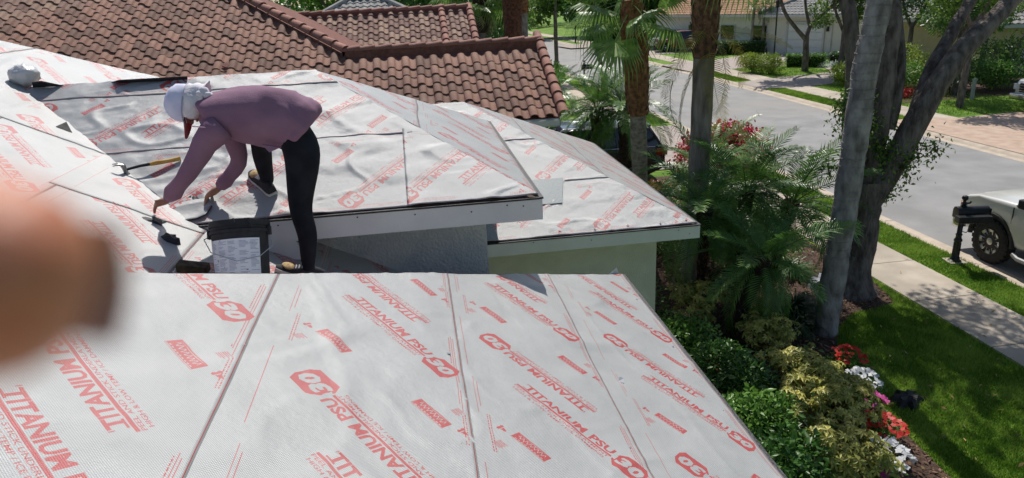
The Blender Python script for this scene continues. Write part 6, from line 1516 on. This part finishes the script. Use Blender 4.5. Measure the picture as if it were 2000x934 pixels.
o = scrap('tar_smear', hit(375, 390, W2C, (0, -.5, 1)), (0, -.5, 1), .06, 'thin black tar streak between the two hands', 'tar', M_dark, 10, .006, 1.9, .5, 3)
p0, p1 = hit(345, 534, Mp0, nM), hit(404, 538, Mp0, nM)
mb = MB(); d = (p1-p0); mb.prism([p0+Vector((0, 0, .05)), p1+Vector((0, 0, .045)), p1+Vector((0, .09, .045)), p0+Vector((0, .09, .05))], (0, 0, -.045)); tag(mb.build('wood_offcut', pm('dark stained wood', (.03, .02, .014), (.12, .08, .04), 20, .8), bevel=.003), 'dark wood offcut lying against the foreground hip beside the pail', 'wood')
# crumpled white plastic bag
p = hit(47, 168, Mp0, nM); mb = MB(); mb.ball((0, 0, 0), .105, 22, (1, 1, .85)); o = mb.build('plastic_bag', pm('crumpled clear plastic', (.55, .56, .56), (.68, .68, .68), 12, .25, .6, 25, spec=.8), smooth=True)
for v in o.data.vertices: v.co *= 1+.16*float(vnoise(v.co.x*40, v.co.z*40+v.co.y*22, 2))
o.location = p+Vector((.02, 0, .08)); tag(o, 'crumpled ball of clear plastic near the valley at the upper left', 'plastic ball')
# lifted edges: black backed flaps
def flap(pts, label, cat='flap', m=None, th=.006):
    b = MB(); b.prism([Vector(p) for p in pts], (0, .0, -th)); return tag(b.build('loose_flap', m or M_dark), label, cat)
h2 = lambda x, y, z=0: hit(x, y, W2C+Vector((0, 0, z)), (0, -.5, 1))
flap([h2(64, 170, .01), h2(124, 167, .015), h2(80, 158, .11), h2(62, 161, .07)], 'curled black backed flap beside the crumpled plastic')
flap([h2(214, 162, .01), h2(366, 155, .012), h2(366, 149, .05), h2(232, 156, .07)], 'long black backed flap turned up along the ridge behind the cap')
flap([hit(110, 251, Mp0, nM)+Vector((0, 0, .015)), hit(143, 264, Mp0, nM)+Vector((0, 0, .012)), hit(133, 251, Mp0, nM)+Vector((0, 0, .05))], 'small dark triangular flap on the sunny roof plane', m=pm('dark grey felt', (.05, .05, .05), (.09, .09, .085), 30, .9))
p = hit(1213, 748, C1 if 'C1' in globals() else (1.652, 0, 3.0), (.5, 0, 1)); flap([p+Vector((-.016, 0, .012)), p+Vector((.012, -.014, .006)), p+Vector((.018, .008, .022)), p+Vector((-.004, .016, .03))], 'tiny white chip lying on the foreground underlayment', 'chip', pm('white chip', (.75, .75, .75), (.8, .8, .8), 9, .6))
p = Vector((1.60, 5.45, 3.04)); flap([p+Vector((-.10, -.02, 0)), p+Vector((.02, .03, -.02)), p+Vector((-.01, .02, .05))], 'scrap of clear plastic standing up at the far corner of the foreground roof', 'plastic scrap', pm('thin plastic', (.45, .47, .48), (.55, .57, .58), 12, .2, spec=.8), .003)
# ================================================================ THINGS IN THE GARDEN
p = G(1602, 566); o = scrap('bundled_cloth', p, (0, 0, 1), .22, 'pale blue grey bundle of cloth between the smooth grey trunk and the oak', 'cloth', pm('pale cloth', (.35, .36, .45), (.48, .48, .55), 9, .9), 12, .2, .8, .2, 5)
p = G(1652, 574); o = scrap('rock', p, (0, 0, 1), .22, 'brown rock at the foot of the oak', 'rock', pm('brown rock', (.16, .10, .07), (.27, .19, .14), 9, .9, .6, 30), 10, .14, 1.1, .4, 6)
p = G(1772, 785); o = scrap('black_bag', p, (0, 0, 1), .22, 'crumpled black bag lying on the shaded lawn', 'bag', pm('black bag plastic', (.008, .008, .009), (.016, .016, .018), 20, .6, .9, 60), 22, .09, 1.35, .8, 9)
mb = MB(); mb.box(-.09, .02, -.02, .02, 0, .03); o2 = mb.build('yellow_strap', pm('yellow strap', (.35, .22, .05), (.4, .26, .06), 9, .8), o); o2.location = p+Vector((-.26, -.05, .02))
M_lit = pm('fallen leaf', (.20, .12, .04), (.38, .26, .10), 9, .8, var=True)
def f_litter():
    x, y = random.uniform(5.0, 9.4), random.uniform(4.5, 13); return (x, y, .03)
scatter(240, f_litter, .035, M_lit, 'leaf_litter', hgt=.015)
# ================================================================ FINGERTIP IN FRONT OF THE LENS
fc = CAM+ray(40, 545).normalized()*.060
fdir = (_R2*.94-_U2*.12+_F*.22).normalized()
def fj(k, dz=0): return CAM+ray(135, 560)*.0555+fdir*k-_U2*dz
JJ = [(tuple(fj(.0018)), 0.00732), (tuple(fj(-.006)), 0.00878), (tuple(fj(-.016)), 0.00952), (tuple(fj(-.026, .0005)), 0.00976), (tuple(fj(-.045, .003)), 0.01049), (tuple(fj(-.068, .009)), 0.01122)]
M_fing = pm('finger skin', (.50, .17, .09), (.60, .25, .14), 300, .45, .2, 900)
M_fing.node_tree.nodes['Principled BSDF'].inputs['Subsurface Weight'].default_value = .35
M_fing.node_tree.nodes['Principled BSDF'].inputs['Subsurface Radius'].default_value = (.004, .0012, .0006)
M_fing.node_tree.nodes['Principled BSDF'].inputs['Subsurface Scale'].default_value = 1.0
fg = empty('fingertip', tuple(fj(-.03)), 0, 'out of focus fingertip of the photographer at the left edge', 'finger')
skin_body('finger', JJ, [(i, i+1) for i in range(5)], [M_fing], [0]*5, fg, 2, 3)
mb = MB(); c0 = fj(-.002)+_F*.0058; vs = []
for i in range(6):
    for k in range(7):
        a = (k-3)/3; vs.append(c0-fdir*(.0105*i/5-.003)+_U2*(.0052*a)-_F*(.0022*a*a)+_F*.0012)
mb.add(vs, [(i*7+k, i*7+k+1, (i+1)*7+k+1, (i+1)*7+k) for i in range(5) for k in range(6)]); mb.build('fingernail', pm('nail', (.55, .30, .24), (.6, .35, .28), 20, .3), fg, smooth=True, world=True)
